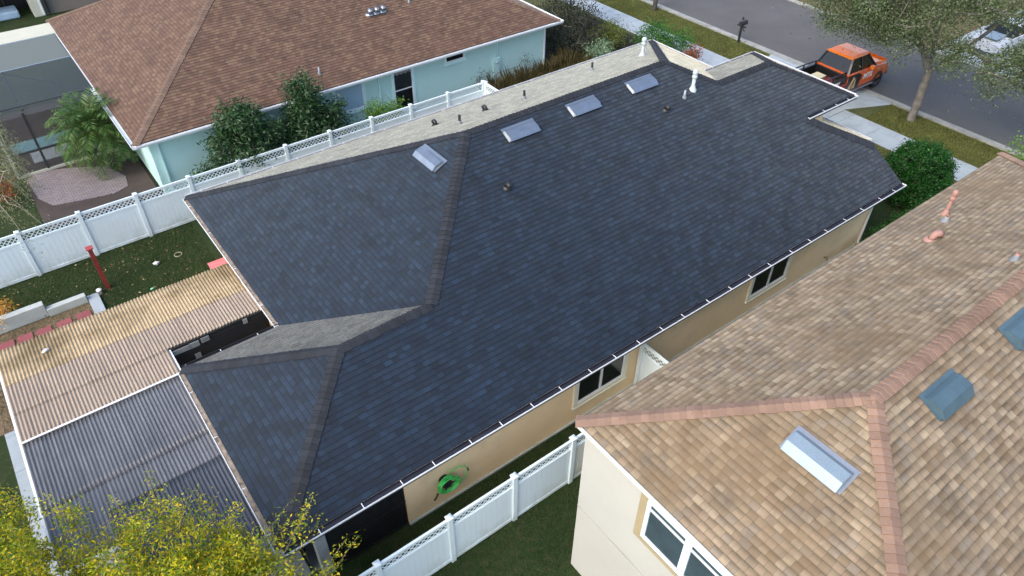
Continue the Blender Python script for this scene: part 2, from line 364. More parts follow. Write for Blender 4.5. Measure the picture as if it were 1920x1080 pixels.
# brick paver pad in front of the pool cage
k=NT('grey pink pavers'); p=k.pos(); br=k.n('ShaderNodeTexBrick'); br.inputs['Scale'].default_value=1; br.inputs['Brick Width'].default_value=.2; br.inputs['Row Height'].default_value=.1; br.inputs['Mortar Size'].default_value=.008
br.inputs['Color1'].default_value=(.21,.18,.19,1); br.inputs['Color2'].default_value=(.27,.235,.245,1); br.inputs['Mortar'].default_value=(.05,.05,.04,1); k.L.new(p,br.inputs['Vector']); k.L.new(br.outputs[0],k.b.inputs[0]); k.b.inputs['Roughness'].default_value=.9
M_paver=k.m
pv=MB(); pp=[]
for u,v in ((50,338),(70,322),(135,314),(200,312),(236,330),(240,348),(215,362),(158,374),(100,385),(72,372)):
    q=at(u,v,.03); pp.append((q.x,q.y))
a=sum((pp[i][0]*pp[(i+1)%10][1]-pp[(i+1)%10][0]*pp[i][1]) for i in range(10))
pv.prism(pp if a>0 else pp[::-1],.03,Matrix.Identity(4)); kind(pv.build('path',M_paver,loc=(0,0,0)),'structure')
sheet('path',rect(-1.6,2.6,19.2,30.2),mat('dark brown pool deck',(.06,.045,.04),.9,var=.2),.012)
# ------------------------------------------------------------------ builders
def gutter(parent,a,b,out,inside,straps=.95,w=.13,hh=.13,strap=True,outer=None):
    """open K gutter from a to b (top back edge), out = horizontal outward direction"""
    a=Vector(a);b=Vector(b);out=Vector(out); d=(b-a); L=d.length; d.normalize()
    T=Matrix((d,out,Vector((0,0,1)))).transposed().to_4x4(); T.translation=a
    m=MB()
    m.box(0,L,0,.008,-hh,-.03,T); m.box(0,L,.008,w*.75,-hh,-hh+.008,T)
    m.face([T@Vector(p) for p in ((0,w*.75,-hh),(L,w*.75,-hh),(L,w,-.045),(0,w,-.045))]); m.face([T@Vector(p) for p in ((0,w*.75-.006,-hh),(L,w*.75-.006,-hh),(L,w-.006,-.045),(0,w-.006,-.045))][::-1])
    m.box(0,L,w-.006,w+.010,-.045,0,T); 
    for x0 in (0,L-.008): m.prism([(0.008,-hh),(w*.75,-hh),(w-.012,-.045),(w-.012,0),(.008,0)],.008,T@Matrix.Translation((x0,0,0))@Matrix(((0,0,1,0),(1,0,0,0),(0,1,0,0),(0,0,0,1))))
    g=m.build('gutter',outer or M_whitem,parent)
    f=MB(); f.box(.01,L-.01,.0085,.024,-hh+.01,-.004,T) if inside is M_gutin else None; f.box(.01,L-.01,.008,w-.012,-hh+.01,-.045 if inside is not M_gutdeb else -.02,T); f.build('debris',inside,g)  # with M_gutin this dark fill paints trough shade along with dirt
    if strap:
        x=.5+random.random()*.4
        while x<L-.1: s=MB(); s.box(x,x+.018,.024,w-.01,-.016,-.008,T); x+=straps*random.uniform(.85,1.1); s.build('strap',M_whitem,g)
    return g
def window(parent,T,w,h,tw=.12,fr=M_whitem,tr=M_trim,glass=M_glass,mull=True,railz=None,name='window',sill=True,trimtop=True):
    """T: frame with origin at lower left of opening; local y outward"""
    m=MB(); 
    m.box(-tw,0,.0,.05,-tw,h+(tw if trimtop else 0),T); m.box(w,w+tw,.0,.05,-tw,h+(tw if trimtop else 0),T); m.box(0,w,.0,.05,-tw,0,T)
    if trimtop: m.box(0,w,.0,.05,h,h+tw,T)
    root=m.build(name,tr,parent)
    f=MB(); t=.045
    f.box(0,t,-.02,.035,0,h,T);f.box(w-t,w,-.02,.035,0,h,T);f.box(t,w-t,-.02,.035,0,t,T);f.box(t,w-t,-.02,.035,h-t,h,T)
    if mull: f.box(w/2-.04,w/2+.04,-.02,.036,t,h-t,T)
    if railz: f.box(t,w-t,-.02,.033,railz,railz+.05,T)
    f.build('frame',fr,root)
    g=MB(); g.box(t*.5,w-t*.5,.004,.012,t*.5,h-t*.5,T); g.build('pane',glass,root)
    if sill:
        s=MB(); s.box(-tw-.02,w+tw+.02,.0,.07,-tw-.045,-tw-.002,T); s.build('sill',tr,root)
    return root
def hoodvent(parent,pos,ax,upd,mat_,L=1.2,D=.46,name='roof_vent',hgt=.17,base=M_galv):
    """slant hood: ax along the ridge, upd up the slope"""
    ax=Vector(ax).normalized(); upd=Vector(upd).normalized(); n=ax.cross(upd); n=n if n.z>0 else -n
    T=Matrix((ax,upd,n)).transposed().to_4x4(); T.translation=Vector(pos)
    m=MB(); m.box(-L/2-.06,L/2+.06,-D/2+.0,D/2+.1,.012,.02,T); root=m.build(name,base,parent)
    h=MB(); prof=[(D/2+.02,.02),(D/2-.06,hgt*.75),(-.07,hgt),(-D/2-.03,.06)]
    # closed profile for the hood skin
    th=.012; inner=[(D/2+.0,.02),(D/2-.07,hgt*.75-th),(-.07,hgt-th),(-D/2-.02,.06-th)]
    Q=T@Matrix(((0,0,1,-L/2),(1,0,0,0),(0,1,0,0),(0,0,0,1)))
    for i in range(3):
        a,b=prof[i],prof[i+1]; c,d=inner[i+1],inner[i]
        h.prism([a,b,c,d],L,Q)
    for x0 in (-L/2-.004,L/2-.004):
        h.prism([(D/2+.02,.02)]+prof[1:]+[(-D/2+.05,.02)],.008,T@Matrix(((0,0,1,x0),(1,0,0,0),(0,1,0,0),(0,0,0,1))))
    h.build('hood',mat_,root)
    b=MB(); b.box(-L/2+.01,L/2-.01,-D/2-.012,-D/2+.0,.0,.068,T); b.build('vent_slot',M_black,root)
    return root
def pipevent(parent,pos,h,r,mt,cap=False,name='vent_pipe',boot=True):
    m=MB(); m.lathe([(r,-.1),(r,h*.97),(r*.8,h),(r*.8,h*.9)],pos,14)
    o=m.build(name,mt,parent)
    if boot:
        b=MB(); b.lathe([(r*2.3,-.09),(r*2.1,.03),(r*1.35,.08),(r*1.3,.13),(r,.14)],pos,14); b.build('boot',mt if cap else M_lead,o)
    if cap:
        b=MB(); b.lathe([(r*1.05,-.12),(r*1.5,-.1),(r*1.5,-.02),(r*1.15,0),(r*1.15,.02),(r*1.45,.05),(r*1.5,.10),(r*1.35,.15),(r*.8,.185),(0.001,.19)],Vector(pos)+Vector((0,0,h)),16); b.build('cap',M_pipe if mt is M_pipe else mt,o)
    return o
def goose(parent,pos,dn,mt=M_blkm,s=1.):
    dn=Vector(dn).normalized(); m=MB(); p=Vector(pos)
    pts=[p+Vector((0,0,-.05)),p+Vector((0,0,.10*s)),p+Vector((0,0,.16*s))+dn*.05*s,p+Vector((0,0,.17*s))+dn*.12*s,p+Vector((0,0,.12*s))+dn*.19*s]
    m.tube(pts,[.075*s,.075*s,.085*s,.09*s,.095*s],12); o=m.build('exhaust_vent',mt,parent)
    b=MB(); T=Matrix.Translation(p); b.lathe([(.17*s,-.03),(.16*s,.02),(.09*s,.05)],p,14); b.build('flashing',mt,o)
    return o
def downspout(parent,x,y,z0,z1,out,m=None,w=.07):
    b=MB(); o=Vector(out); p=Vector((x,y,0))
    b.bar(p+o*.05+Vector((0,0,z0+.1)),p+o*.05+Vector((0,0,z1-.25)),w,.055); b.bar(p+o*.05+Vector((0,0,z1-.26)),p+o*.35+Vector((0,0,z1-.02)),w,.055)
    b.bar(p+o*.05+Vector((0,0,z0+.13)),p+o*.3+Vector((0,0,z0+.04)),w,.055)
    return b.build('downspout',m or M_whitem,parent)
# ------------------------------------------------------------------ dark roofed house
HE,SL=2.7136,.4751
def zS(y): return HE+SL*y
H1=empty('house',(12,7,0),'single storey beige house under a new dark blue grey shingle roof, in the middle','house')
Cc=(0,0,HE); D_=(0,6.17,HE); P3=(3.07,3.05,zS(3.05)); P2=(5.64,3.05,zS(3.05)); B_=(2.64,6.17,HE); A_=(2.64,13.86,HE)
ZR=zS(6.95); T1=(9.42,6.95,ZR); T2=(17.63,6.95,ZR); NE=(24.58,13.86,HE); SE=(22.81,0,HE); Hh=(23.08,1.55,zS(1.55)); EE=(24.58,2.35,HE)
ZG=zS(3.33); G0=(21.27,3.33,ZG); G1=(24.08,3.33,ZG); GR1=(21.82,5.6,zS(5.6)); GR0=(18.98,5.6,zS(5.6)); GN1=(24.15,7.92,ZG); GN0=(21.3,7.92,ZG)
r=MB()
shingle_face(r,[Cc,SE,Hh,G0,G1,GR1,GR0,T2,T1,P2,P3])
shingle_face(r,[B_,P2,T1,A_]); shingle_face(r,[Cc,P3,D_]); shingle_face(r,[D_,P3,P2,B_])
shingle_face(r,[A_,T1,T2,NE]); shingle_face(r,[NE,T2,Hh,EE])
shingle_face(r,[GR0,GR1,GN1,GN0]); shingle_face(r,[GR1,G1,GN1])
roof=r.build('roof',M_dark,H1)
nS=pn(Cc,SE,T2); nW=pn(B_,T1,A_); nW2=pn(Cc,P3,D_); nN=pn(A_,T1,NE); nN2=pn(D_,P3,B_); nE=pn(NE,T2,EE); nGN=pn(GR0,GR1,GN1); nGE=pn(GR1,G1,GN1)
for a,b,n1,n2 in ((Cc,P3,nS,nW2),(D_,P3,nW2,nN2),(P3,P2,nS,nN2),(P2,T1,nS,nW),(A_,T1,nW,nN),(T1,T2,nS,nN),(GR0,T2,nS,nE),(Hh,G0,nS,nE),(NE,T2,nE,nN),(GR0,GR1,nS,nGN),(G1,GR1,nS,nGE),(GN1,GR1,nGN,nGE)):
    c=MB(); caps(c,a,b,n1,n2,w=.30 if a is Hh else .165); c.build('ridge_cap',M_darkcap,roof)
# valley of darker woven shingles, fascia, soffit
f=MB()
def fascia(f,pts,h=.17,t=.03,closed=True,inset=.012):
    for i in range(len(pts)-(0 if closed else 1)):
        a=Vector(pts[i]);b=Vector(pts[(i+1)%len(pts)]); d=(b-a).normalized(); n=Vector((d.y,-d.x,0))
        T=Matrix((d,n,Vector((0,0,1)))).transposed().to_4x4(); T.translation=a
        f.box(0,(b-a).length,-t-inset,-inset,-h,-.05,T)
out=[Cc,SE,(23.05,1.55,HE),EE,NE,A_,B_,D_]
fascia(f,out); 
fascia(f,[G0,G1,GN1,GN0],closed=False)
f.face([SE,Hh,(23.08,1.55,HE-.1),(22.81,0,HE-.1)]); f.face([Hh,EE,(24.58,2.35,HE-.1),(23.08,1.55,HE-.1)])
f.build('fascia',M_whitem,H1)
s=MB(); s.face([(x,y,HE-.16) for x,y,z in out][::-1]); s.face([(x,y,ZG-.16) for x,y,z in ((19.5,3.33,0),G1,GN1,(19.5,7.92,0))][::-1]); s.build('soffit',M_soffit,H1)
def wallseg(m,x0,y0,x1,y1,z0,z1,t=.15):
    a=Vector((x0,y0,0));b=Vector((x1,y1,0));d=(b-a).normalized();n=Vector((d.y,-d.x,0)); T=Matrix((d,n,Vector((0,0,1)))).transposed().to_4x4(); T.translation=a
    m.box(.004,(b-a).length-.004,-t,0,z0,z1,T)
wl=MB(); zt=HE-.161
wallseg(wl,3.03,.45,22.34,.45,0,zt); wallseg(wl,22.34,.45,22.34,2.3,0,zt); wallseg(wl,22.34,2.3,24.1,2.3,0,zt); wallseg(wl,24.1,2.3,24.1,13.4,0,zt)
wallseg(wl,24.1,13.4,3.1,13.4,0,zt); wallseg(wl,3.1,13.4,3.1,5.7,0,zt); 
wallseg(wl,20.5,3.4,22.45,3.4,2.6,ZG-.161); wallseg(wl,22.45,3.4,22.45,7.85,2.6,ZG-.161); wallseg(wl,22.45,7.85,20.5,7.85,2.6,ZG-.161)
wl.box(22.3,22.5,3.38,3.55,3.0,ZG-.165)
wl.build('wall',M_beige,H1)
bs=MB(); bs.box(3.03,22.34,.40,.45,0,.06); bs.build('foundation_strip',M_conc2,H1)
# screened lanai on the south west corner
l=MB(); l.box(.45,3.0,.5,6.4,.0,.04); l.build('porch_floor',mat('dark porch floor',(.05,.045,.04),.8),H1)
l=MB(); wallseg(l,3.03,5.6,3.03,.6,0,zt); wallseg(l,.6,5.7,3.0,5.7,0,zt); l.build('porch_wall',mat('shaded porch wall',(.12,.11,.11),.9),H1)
def pole(x,y,w,z1,m,name='column'):
    b=MB(); b.box(x-w/2,x+w/2,y-w/2,y+w/2,.0,z1); return b.build(name,m,H1,bevel=.01)
pole(.86,.58,.26,zt-.002,mat('pale grey column',(.42,.44,.45),.7)); pole(.58,5.4,.2,zt-.002,MC['pale grey column'])
sc=MB(); sc.box(1.0,3.02,.47,.475,.1,zt-.003); sc.box(.55,.555,.75,5.3,.1,zt-.003); sc.build('screen',screenmat('black insect screen',(.012,.012,.014),.75),H1)
sf=MB(); sf.box(.99,3.03,.45,.5,.04,.10); sf.box(.99,3.03,.45,.5,1.0,1.04); sf.box(.5,.55,.7,5.3,.04,.1); sf.box(.5,.55,.7,5.3,1.,1.04); sf.box(.52,.57,3,3.05,.1,zt-.003); sf.build('screen_frame',M_bronze,H1)
# wrought iron wall scrolls seen through the screen
for x,z in ((1.45,1.75),(2.0,1.8),(2.45,1.75)):
    t_=MB(); pts=[(x+.16*math.cos(a)*(1-a/14),.62,z+.16*math.sin(a)*(1-a/14)) for a in np.arange(0,9,.4)]; t_.tube(pts,.008,5); t_.build('iron_scroll',M_blkm,H1)
# windows on the south wall
def southwall(x,z,y=.45): return frame((x,y,z),(1,0,0),(0,-1,0))
def sw(o): # left-handed fix: x along +X, outward -Y
    return o
window(H1,frame((8.47,.45,.80),(1,0,0),(0,-1,0)),1.74,1.36,tw=.13,railz=.93)
window(H1,frame((15.84,.45,.80),(1,0,0),(0,-1,0)),1.80,1.36,tw=.13,railz=.93)
downspout(H1,22.22,.45,0,HE-.05,(0,-1,0))
# gutters
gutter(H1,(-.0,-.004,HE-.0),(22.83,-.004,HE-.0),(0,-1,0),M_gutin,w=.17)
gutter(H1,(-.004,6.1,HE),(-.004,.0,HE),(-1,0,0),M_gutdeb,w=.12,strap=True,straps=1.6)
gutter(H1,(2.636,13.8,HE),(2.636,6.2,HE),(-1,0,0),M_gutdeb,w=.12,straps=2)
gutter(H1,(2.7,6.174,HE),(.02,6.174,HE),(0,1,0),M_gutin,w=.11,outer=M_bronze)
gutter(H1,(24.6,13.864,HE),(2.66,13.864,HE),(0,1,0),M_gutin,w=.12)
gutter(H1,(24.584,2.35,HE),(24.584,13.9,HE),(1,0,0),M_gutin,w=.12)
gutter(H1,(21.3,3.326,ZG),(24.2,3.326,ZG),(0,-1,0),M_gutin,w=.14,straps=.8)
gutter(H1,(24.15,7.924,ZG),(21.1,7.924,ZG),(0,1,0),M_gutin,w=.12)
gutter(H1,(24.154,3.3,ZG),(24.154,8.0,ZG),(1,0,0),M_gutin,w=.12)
downspout(H1,2.98,6.35,0.3,HE-.02,(-1,0,0))
# vents
upS=(0,1,SL)
for x,y in ((11.03,6.37),(13.53,6.40),(16.08,6.42)): hoodvent(H1,(x,y,zS(y)+.012),(1,0,0),upS,M_galv,L=1.08,D=.40,hgt=.12)
hoodvent(H1,(8.22,7.12,HE+.488*(8.22-2.64)+.012),(0,1,0),(1,0,.488),M_galv,L=1.08,D=.40,hgt=.12)
goose(H1,(9.48,5.03,zS(5.03)),(0,-1,-.2),s=.85); goose(H1,(16.22,5.4,zS(5.4)),(0,-1,-.2),s=.85)
def zN(y): return HE+(ZR-HE)*(13.86-y)/(13.86-6.95)
for x,y in ((10.51,10.49),(12.13,9.8)): goose(H1,(x,y,zN(y)),(0,1,-.2),s=.8)
for x,y in ((10.38,8.76),(13.41,9.31),(17.79,10.66)): pipevent(H1,(x,y,zN(y)),.33,.045,M_blkm)
pipevent(H1,(19.83,10.0,zN(10.0)),.55,.065,M_pipe,cap=True)
pipevent(H1,(17.78,5.68,zS(5.68)),.52,.06,M_pipe,cap=True); pipevent(H1,(17.23,5.53,zS(5.53)),.26,.035,mat('grey pipe',(.35,.4,.45),.5))
# faucet
b=MB(); b.tube([(20.07,.45,.45),(20.07,.33,.45),(20.07,.30,.38)],.02,8); b.lathe([(.045,0),(.045,.02)],(20.07,.34,.49),8); b.build('faucet',mat('brass',(.35,.25,.1),.4,metal=.8),H1)
# ------------------------------------------------------------------ hose on the wall
hz=empty('garden_hose',(4.15,.4,.6),'bright green garden hose coiled on a black hanger on the beige wall','hose')
M_hose=mat('green hose',(.06,.62,.13),.35,var=.05)
t_=MB(); pts=[]
for i in range(0,230):
    a=i*.22; rr=.20+.03*math.sin(i*.37)+.10*((i%29)/29.)
    pts.append((4.12+rr*math.cos(a)*1.0,.33-.0006*i,1.02+rr*math.sin(a)*.95))
t_.tube(pts,.013,6)
pts=[(4.25,.36,1.28),(4.5,.33,1.33),(4.7,.33,1.2),(4.76,.33,1.0),(4.68,.33,.8),(4.5,.32,.65),(4.25,.31,.6),(4.02,.31,.64),(3.88,.33,.76)]
t_.tube(pts,.014,6); t_.build('hose',M_hose,hz)
b=MB(); b.tube([(4.1,.45,1.05),(4.1,.22,1.05)],.13,18)
for k_ in range(6): b.bar((4.1,.215,1.05),(4.1+.17*math.cos(k_*1.047),.215,1.05+.17*math.sin(k_*1.047)),.03,.02)
b.build('hanger',M_blkm,hz)
b=MB(); b.tube([(4.75,.33,1.08),(4.78,.33,.95)],.022,8); b.tube([(3.86,.33,.74),(3.80,.33,.62),(3.72,.30,.60)],.024,8); b.build('connector',M_blkm,hz)
# ------------------------------------------------------------------ fences
def lattice(m,x0,x1,z0,z1,T,p=.15,w=.027,t=.006):
    h=z1-z0; x=x0-h
    while x<x1:
        for s_,yy in ((1,0),(-1,t)):
            a=(x,z0) if s_>0 else (x+h,z0); b=(x+h,z1) if s_>0 else (x,z1)
            # clip in x
            (ax,az),(bx,bz)=a,b
            def cl(ax,az,bx,bz):
                lo,hi=0.,1.
                dx=bx-ax
                t0=(x0-ax)/dx; t1=(x1-ax)/dx
                if t0>t1:t0,t1=t1,t0
                return max(lo,t0),min(hi,t1)
            u0,u1=cl(ax,az,bx,bz)
            if u1-u0>.05:
                P=T@Vector((ax+(bx-ax)*u0,yy,az+(bz-az)*u0)); Q=T@Vector((ax+(bx-ax)*u1,yy,az+(bz-az)*u1))
                m.bar(P,Q,w,t,upv=(T.to_3x3()@Vector((0,1,0))))
        x+=p
def copy_tree(o,parent=None):
    c_=o.copy(); C.objects.link(c_); c_.parent=parent
    for ch in list(o.children): copy_tree(ch,c_)
    return c_
def fence(x0,y,n,step,label,facing=1,h=1.9,skip=()):
    root=empty('fence',(x0,y,0),label,'fence')
    pm=MB(); p=.065
    pm.box(-p,p,-p,p,0,h-.04); post=pm.build('post',M_white,root,local=True,bevel=.006)
    cm=MB(); q=.078; T=Matrix.Translation((0,0,h-.04)); cm.box(-q,q,-q,q,0,.03,T); cm.face([(-q,-q,h-.01),(q,-q,h-.01),(0,0,h+.035)]);cm.face([(q,-q,h-.01),(q,q,h-.01),(0,0,h+.035)]);cm.face([(q,q,h-.01),(-q,q,h-.01),(0,0,h+.035)]);cm.face([(-q,q,h-.01),(-q,-q,h-.01),(0,0,h+.035)])
    cm.build('cap',M_white,post,local=True)
    g=MB(); a,b=.065,step-.065
    nb=11; wdt=(b-a)/nb
    for i in range(nb): g.box(a+i*wdt+.004,a+(i+1)*wdt-.004,-.018,.018,.12,h-.49)
    g.box(a,b,-.012,.012,.12,h-.49)
    panel=g.build('panel',M_white,root,local=True)
    for z0,z1 in ((.03,.14),(h-.5,h-.42),(h-.16,h-.07)): g=MB(); g.box(a,b,-.03,.03,z0,z1); g.build('rail',M_white,panel,local=True,bevel=.004)
    g=MB(); lattice(g,a,b,h-.42,h-.16,Matrix.Identity(4)); g.build('lattice',M_white,panel,local=True)
    for i in range(1,n+1):
        c_=copy_tree(post,root); c_.location=(i*step,0,0)
    for i in range(1,n):
        c_=copy_tree(panel,root); c_.location=(i*step,0,0)
    return root
fence(-4.263,16.53,11,1.9043,'long white vinyl fence with lattice top between the aqua house and the back lawn')
# short return of the far fence towards the dark roof
def vfence(x,y0,y1,label,h=1.9,gate=False):
    root=empty('fence' if not gate else 'gate',(x,y0,0),label,'fence' if not gate else 'gate'); L=y1-y0
    T=frame((0,0,0),(0,1,0),(1,0,0))
    for yy in (0,L): 
        pm=MB(); pm.box(-.065,.065,yy-.065,yy+.065,0,h-.04); po=pm.build('post',M_white,root,local=True,bevel=.006)
        pm=MB(); pm.lathe([(.105,h-.04),(.105,h-.01),(.001,h+.03)],(0,yy,0),4); pm.build('cap',M_white,po,local=True)
    g=MB(); nb=max(3,int(L/.16)); w_=(L-.13)/nb
    for i in range(nb): g.box(-.018,.018,.065+i*w_+.004,.065+(i+1)*w_-.004,.12,h-.49)
    g.box(-.012,.012,.065,L-.065,.12,h-.49); pa=g.build('panel',M_white,root,local=True)
    for z0,z1 in ((.03,.14),(h-.5,h-.42),(h-.16,h-.07)): g=MB(); g.box(-.03,.03,.065,L-.065,z0,z1); g.build('rail',M_white,pa,local=True)
    g=MB(); lattice(g,.065,L-.065,h-.42,h-.16,T); g.build('lattice',M_white,pa,local=True)
    return root
vfence(10.83,-2.7,.36,'white vinyl side gate with lattice top between the beige wall and the tan roof',gate=True)
vfence(16.75,14.2,16.40,'short white vinyl return fence behind the far slope of the dark roof')
nf=fence(1.55-1.8355*3,-1.0,7,1.8355,'white vinyl fence with lattice top on the narrow lawn beside the cream house')
# algae on the last panel handled by its own panel material
k=NT('vinyl with green algae'); p=k.pos(); sp_=k.n('ShaderNodeSeparateXYZ'); k.L.new(p,sp_.inputs[0])
mp=k.n('ShaderNodeMapping'); mp.inputs['Scale'].default_value=(6,6,.8); k.L.new(p,mp.inputs[0]); nn=k.noise(mp.outputs[0],1.,4,.6)
up_=k.math('MULTIPLY',k.rng(nn,.4,.62,0,1),k.rng(sp_.outputs[2],.7,1.2,0,1)); lo_=k.math('MULTIPLY',k.rng(k.noise(p,3,4),.35,.6,0,.8),k.rng(sp_.outputs[2],.1,.6,1,0))
rt_=k.rng(sp_.outputs[0],7.5,7.9,0,1); c=k.mix(k.math('MULTIPLY',up_,rt_),(.70,.72,.66),(.30,.34,.08)); c=k.mix(lo_,c,(.30,.28,.20)); k.L.new(c,k.b.inputs[0]); k.b.inputs['Roughness'].default_value=.6
al=[o for o in nf.children if o.name.startswith('panel') and abs(o.location.x-6*1.8355)<.01]
for o in al:
    o.data=o.data.copy(); o.data.materials[0]=k.m; o['label']='dirty fence panel with green algae streaks'
# ------------------------------------------------------------------ vegetation
def leaves(m,cs,n,sig,l,w,mi=0,up=0.,droop=0.,flat=1.):
    cs=np.asarray(cs,float); N=len(cs)*n
    c=np.repeat(cs,n,0)+RNG.normal(0,1,(N,3))*np.array([sig,sig,sig*flat])
    d=RNG.normal(0,1,(N,3)); d[:,2]=d[:,2]*.7+up-droop; d/=np.linalg.norm(d,axis=1)[:,None]
    q=RNG.normal(0,1,(N,3)); q[:,2]*=.5; s_=np.cross(d,q); s_/=np.linalg.norm(s_,axis=1)[:,None]+1e-9
    L=l*RNG.uniform(.6,1.3,(N,1)); W=w*RNG.uniform(.7,1.2,(N,1))
    P=np.stack([c,c+d*L*.5+s_*W*.5,c+d*L,c+d*L*.5-s_*W*.5],1).reshape(-1,3)
    n0=len(m.v); m.v+=P.tolist(); m.f+=[(n0+4*i,n0+4*i+1,n0+4*i+2,n0+4*i+3) for i in range(N)]
    m.uv+=[(0,0)]*(4*N); m.mi+=[mi]*N; m.sm+=[False]*N
def grow(m,trunk,clumps,r0=.008,p=.46,rmax=9,sides=5,wob=.12,limbs=()):
    nodes=[Vector(t) for t in trunk]; par=[-1]+list(range(len(trunk)-1)); top=nodes[-1]
    for lb in limbs:
        pr=len(trunk)-1
        for q in lb: nodes.append(Vector(q)); par.append(pr); pr=len(nodes)-1
    cl=sorted([Vector(c) for c in clumps],key=lambda c:min((c-t).length for t in nodes)); ends=[]
    for c_ in cl:
        j=min(range(len(nodes)),key=lambda i:(nodes[i]-c_).length+(.6 if nodes[i].z>c_.z+.2 else 0)); a=nodes[j]; k=max(1,int((c_-a).length/.5)); pr=j
        for i in range(1,k+1):
            t=i/k; q=a.lerp(c_,t)
            if i<k: q+=Vector((random.gauss(0,wob),random.gauss(0,wob),random.gauss(0,wob)))*(c_-a).length*.35
            nodes.append(q); par.append(pr); pr=len(nodes)-1
    cnt=[0]*len(nodes); ch=[0]*len(nodes)
    for i in range(len(nodes)-1,-1,-1):
        if cnt[i]==0: cnt[i]=1
        if par[i]>=0: cnt[par[i]]+=cnt[i]
    for i in range(1,len(nodes)):
        a=nodes[par[i]]; b=nodes[i]
        ra=min(rmax,r0*max(1,cnt[i])**p); rb=ra*.88
        if (b-a).length>1e-4: m.tube([a,b+(b-a)*.03],[ra*1.05,rb],sides if ra<.05 else 9,cap=False)
    return nodes
def blob(n,c,rad,shell=.35,low=-1.,bump=.25,seed=0.):
    out=[]; c=Vector(c)
    while len(out)<n:
        v=Vector((random.gauss(0,1),random.gauss(0,1),random.gauss(0,1))).normalized()
        if v.z<low: continue
        k=1+bump*(noise.noise(v*1.8+Vector((seed,seed*.3,0)))*2)
        r=(random.random()**shell)*k
        out.append((c.x+v.x*rad[0]*r,c.y+v.y*rad[1]*r,c.z+v.z*rad[2]*r))
    return out
def tree(name,label,cat,base,trunk,clumps,lm,per,sig,l,w,group=None,r0=.008,bark=None,extra=None,rmax=9,up=0,droop=0,p=.46,wob=.12,limbs=()):
    root=empty(name,base,label,cat,group); t=MB(); grow(t,trunk,clumps,r0,rmax=rmax,p=p,wob=wob,limbs=limbs); t.build('trunk' if cat=='tree' else 'stem',bark or M_bark,root)
    c=MB(); leaves(c,clumps,per,sig,l,w,up=up,droop=droop)
    if extra: extra(c)
    c.build('crown' if cat=='tree' else 'foliage',lm,root); return root
L_oak=leafmat('olive grey oak leaves',[srgb(64,84,48),srgb(86,102,62),srgb(112,126,88),srgb(52,70,36),srgb(140,148,120)])
L_yel=leafmat('yellow green leaves',[srgb(140,160,30),srgb(190,192,36),srgb(232,200,36),srgb(98,126,34),srgb(148,168,40),srgb(228,196,44),srgb(182,190,76),srgb(90,122,40),srgb(112,140,48)],trans=.4)
L_dk=leafmat('glossy dark leaves',[srgb(30,58,34),srgb(46,80,44),srgb(72,104,64),srgb(36,66,36),srgb(108,130,98)],rough=.3)
L_gn=leafmat('mid green leaves',[srgb(40,84,34),srgb(58,110,44),srgb(76,128,54),srgb(34,70,30)],rough=.4)
L_br=leafmat('bright green leaves',[srgb(84,130,44),srgb(110,156,60),srgb(66,108,40),srgb(140,172,80)],trans=.35)
L_bush=leafmat('sheared bush leaves',[srgb(28,72,26),srgb(42,96,34),srgb(24,56,24),srgb(58,116,46)],rough=.35)
L_gd=leafmat('grey dark leaves',[srgb(44,54,42),srgb(60,70,54),srgb(36,46,36),srgb(82,86,70),srgb(58,50,42)])
L_var=leafmat('pale variegated leaves',[srgb(120,150,120),srgb(150,172,140),srgb(86,120,80)])
L_dry=leafmat('dry brown green blades',[srgb(78,72,44),srgb(98,88,56),srgb(60,64,40),srgb(112,98,66)])
L_weep=leafmat('grey olive drooping leaves',[srgb(110,116,80),srgb(134,138,100),srgb(86,96,60),srgb(152,150,116)])
L_pal=leafmat('palm leaflets',[srgb(58,98,40),srgb(80,120,52),srgb(44,78,32),srgb(118,140,86),srgb(100,114,46)],rough=.4)
L_cro=leafmat('orange croton leaves',[srgb(176,84,50),srgb(150,60,40),srgb(60,90,40),srgb(196,120,60)])
L_ye2=leafmat('yellow orange leaves',[srgb(220,170,60),srgb(230,150,70),srgb(200,190,90)])
# oak on the verge
ob=Vector((32.75,4.5,0)); random.seed(11)
tr=[ob,ob+Vector((.05,0,.7)),ob+Vector((.1,.05,1.5)),ob+Vector((.15,.1,2.3))]
cl=blob(420,(32.6,4.6,5.9),(4.3,4.6,2.3),.5,-.75,.3,1.)+blob(120,(30.6,7.4,4.9),(2.0,2.4,1.3),.5,-.9,.3,2.)+blob(110,(33.2,1.2,4.3),(2.3,2.0,1.7),.5,-1,.3,3.)+blob(70,(31.0,4.0,4.2),(1.6,2.2,.9),.5,-1,.3,5.)+blob(60,(32.0,7.0,4.0),(1.5,1.3,.8),.5,-1,.3,6.)+blob(40,(33.4,.4,3.5),(1.6,1.2,.8),.5,-1,.3,7.)
cl=[c_ for c_ in cl if noise.noise(Vector(c_)*.6+Vector((3,1,7)))>-.20 and c_[2]>2.7]
def dline(c_): c_=Vector(c_); a_=Vector((43.6,6.3,.8)); d_=(CAM-a_).normalized(); return ((c_-a_)-d_*(c_-a_).dot(d_)).length
cl=[c_ for c_ in cl if dline(c_)>.9]
def oakx(c): leaves(c,[cl[i] for i in range(0,len(cl),2)],10,.75,.16,.03)
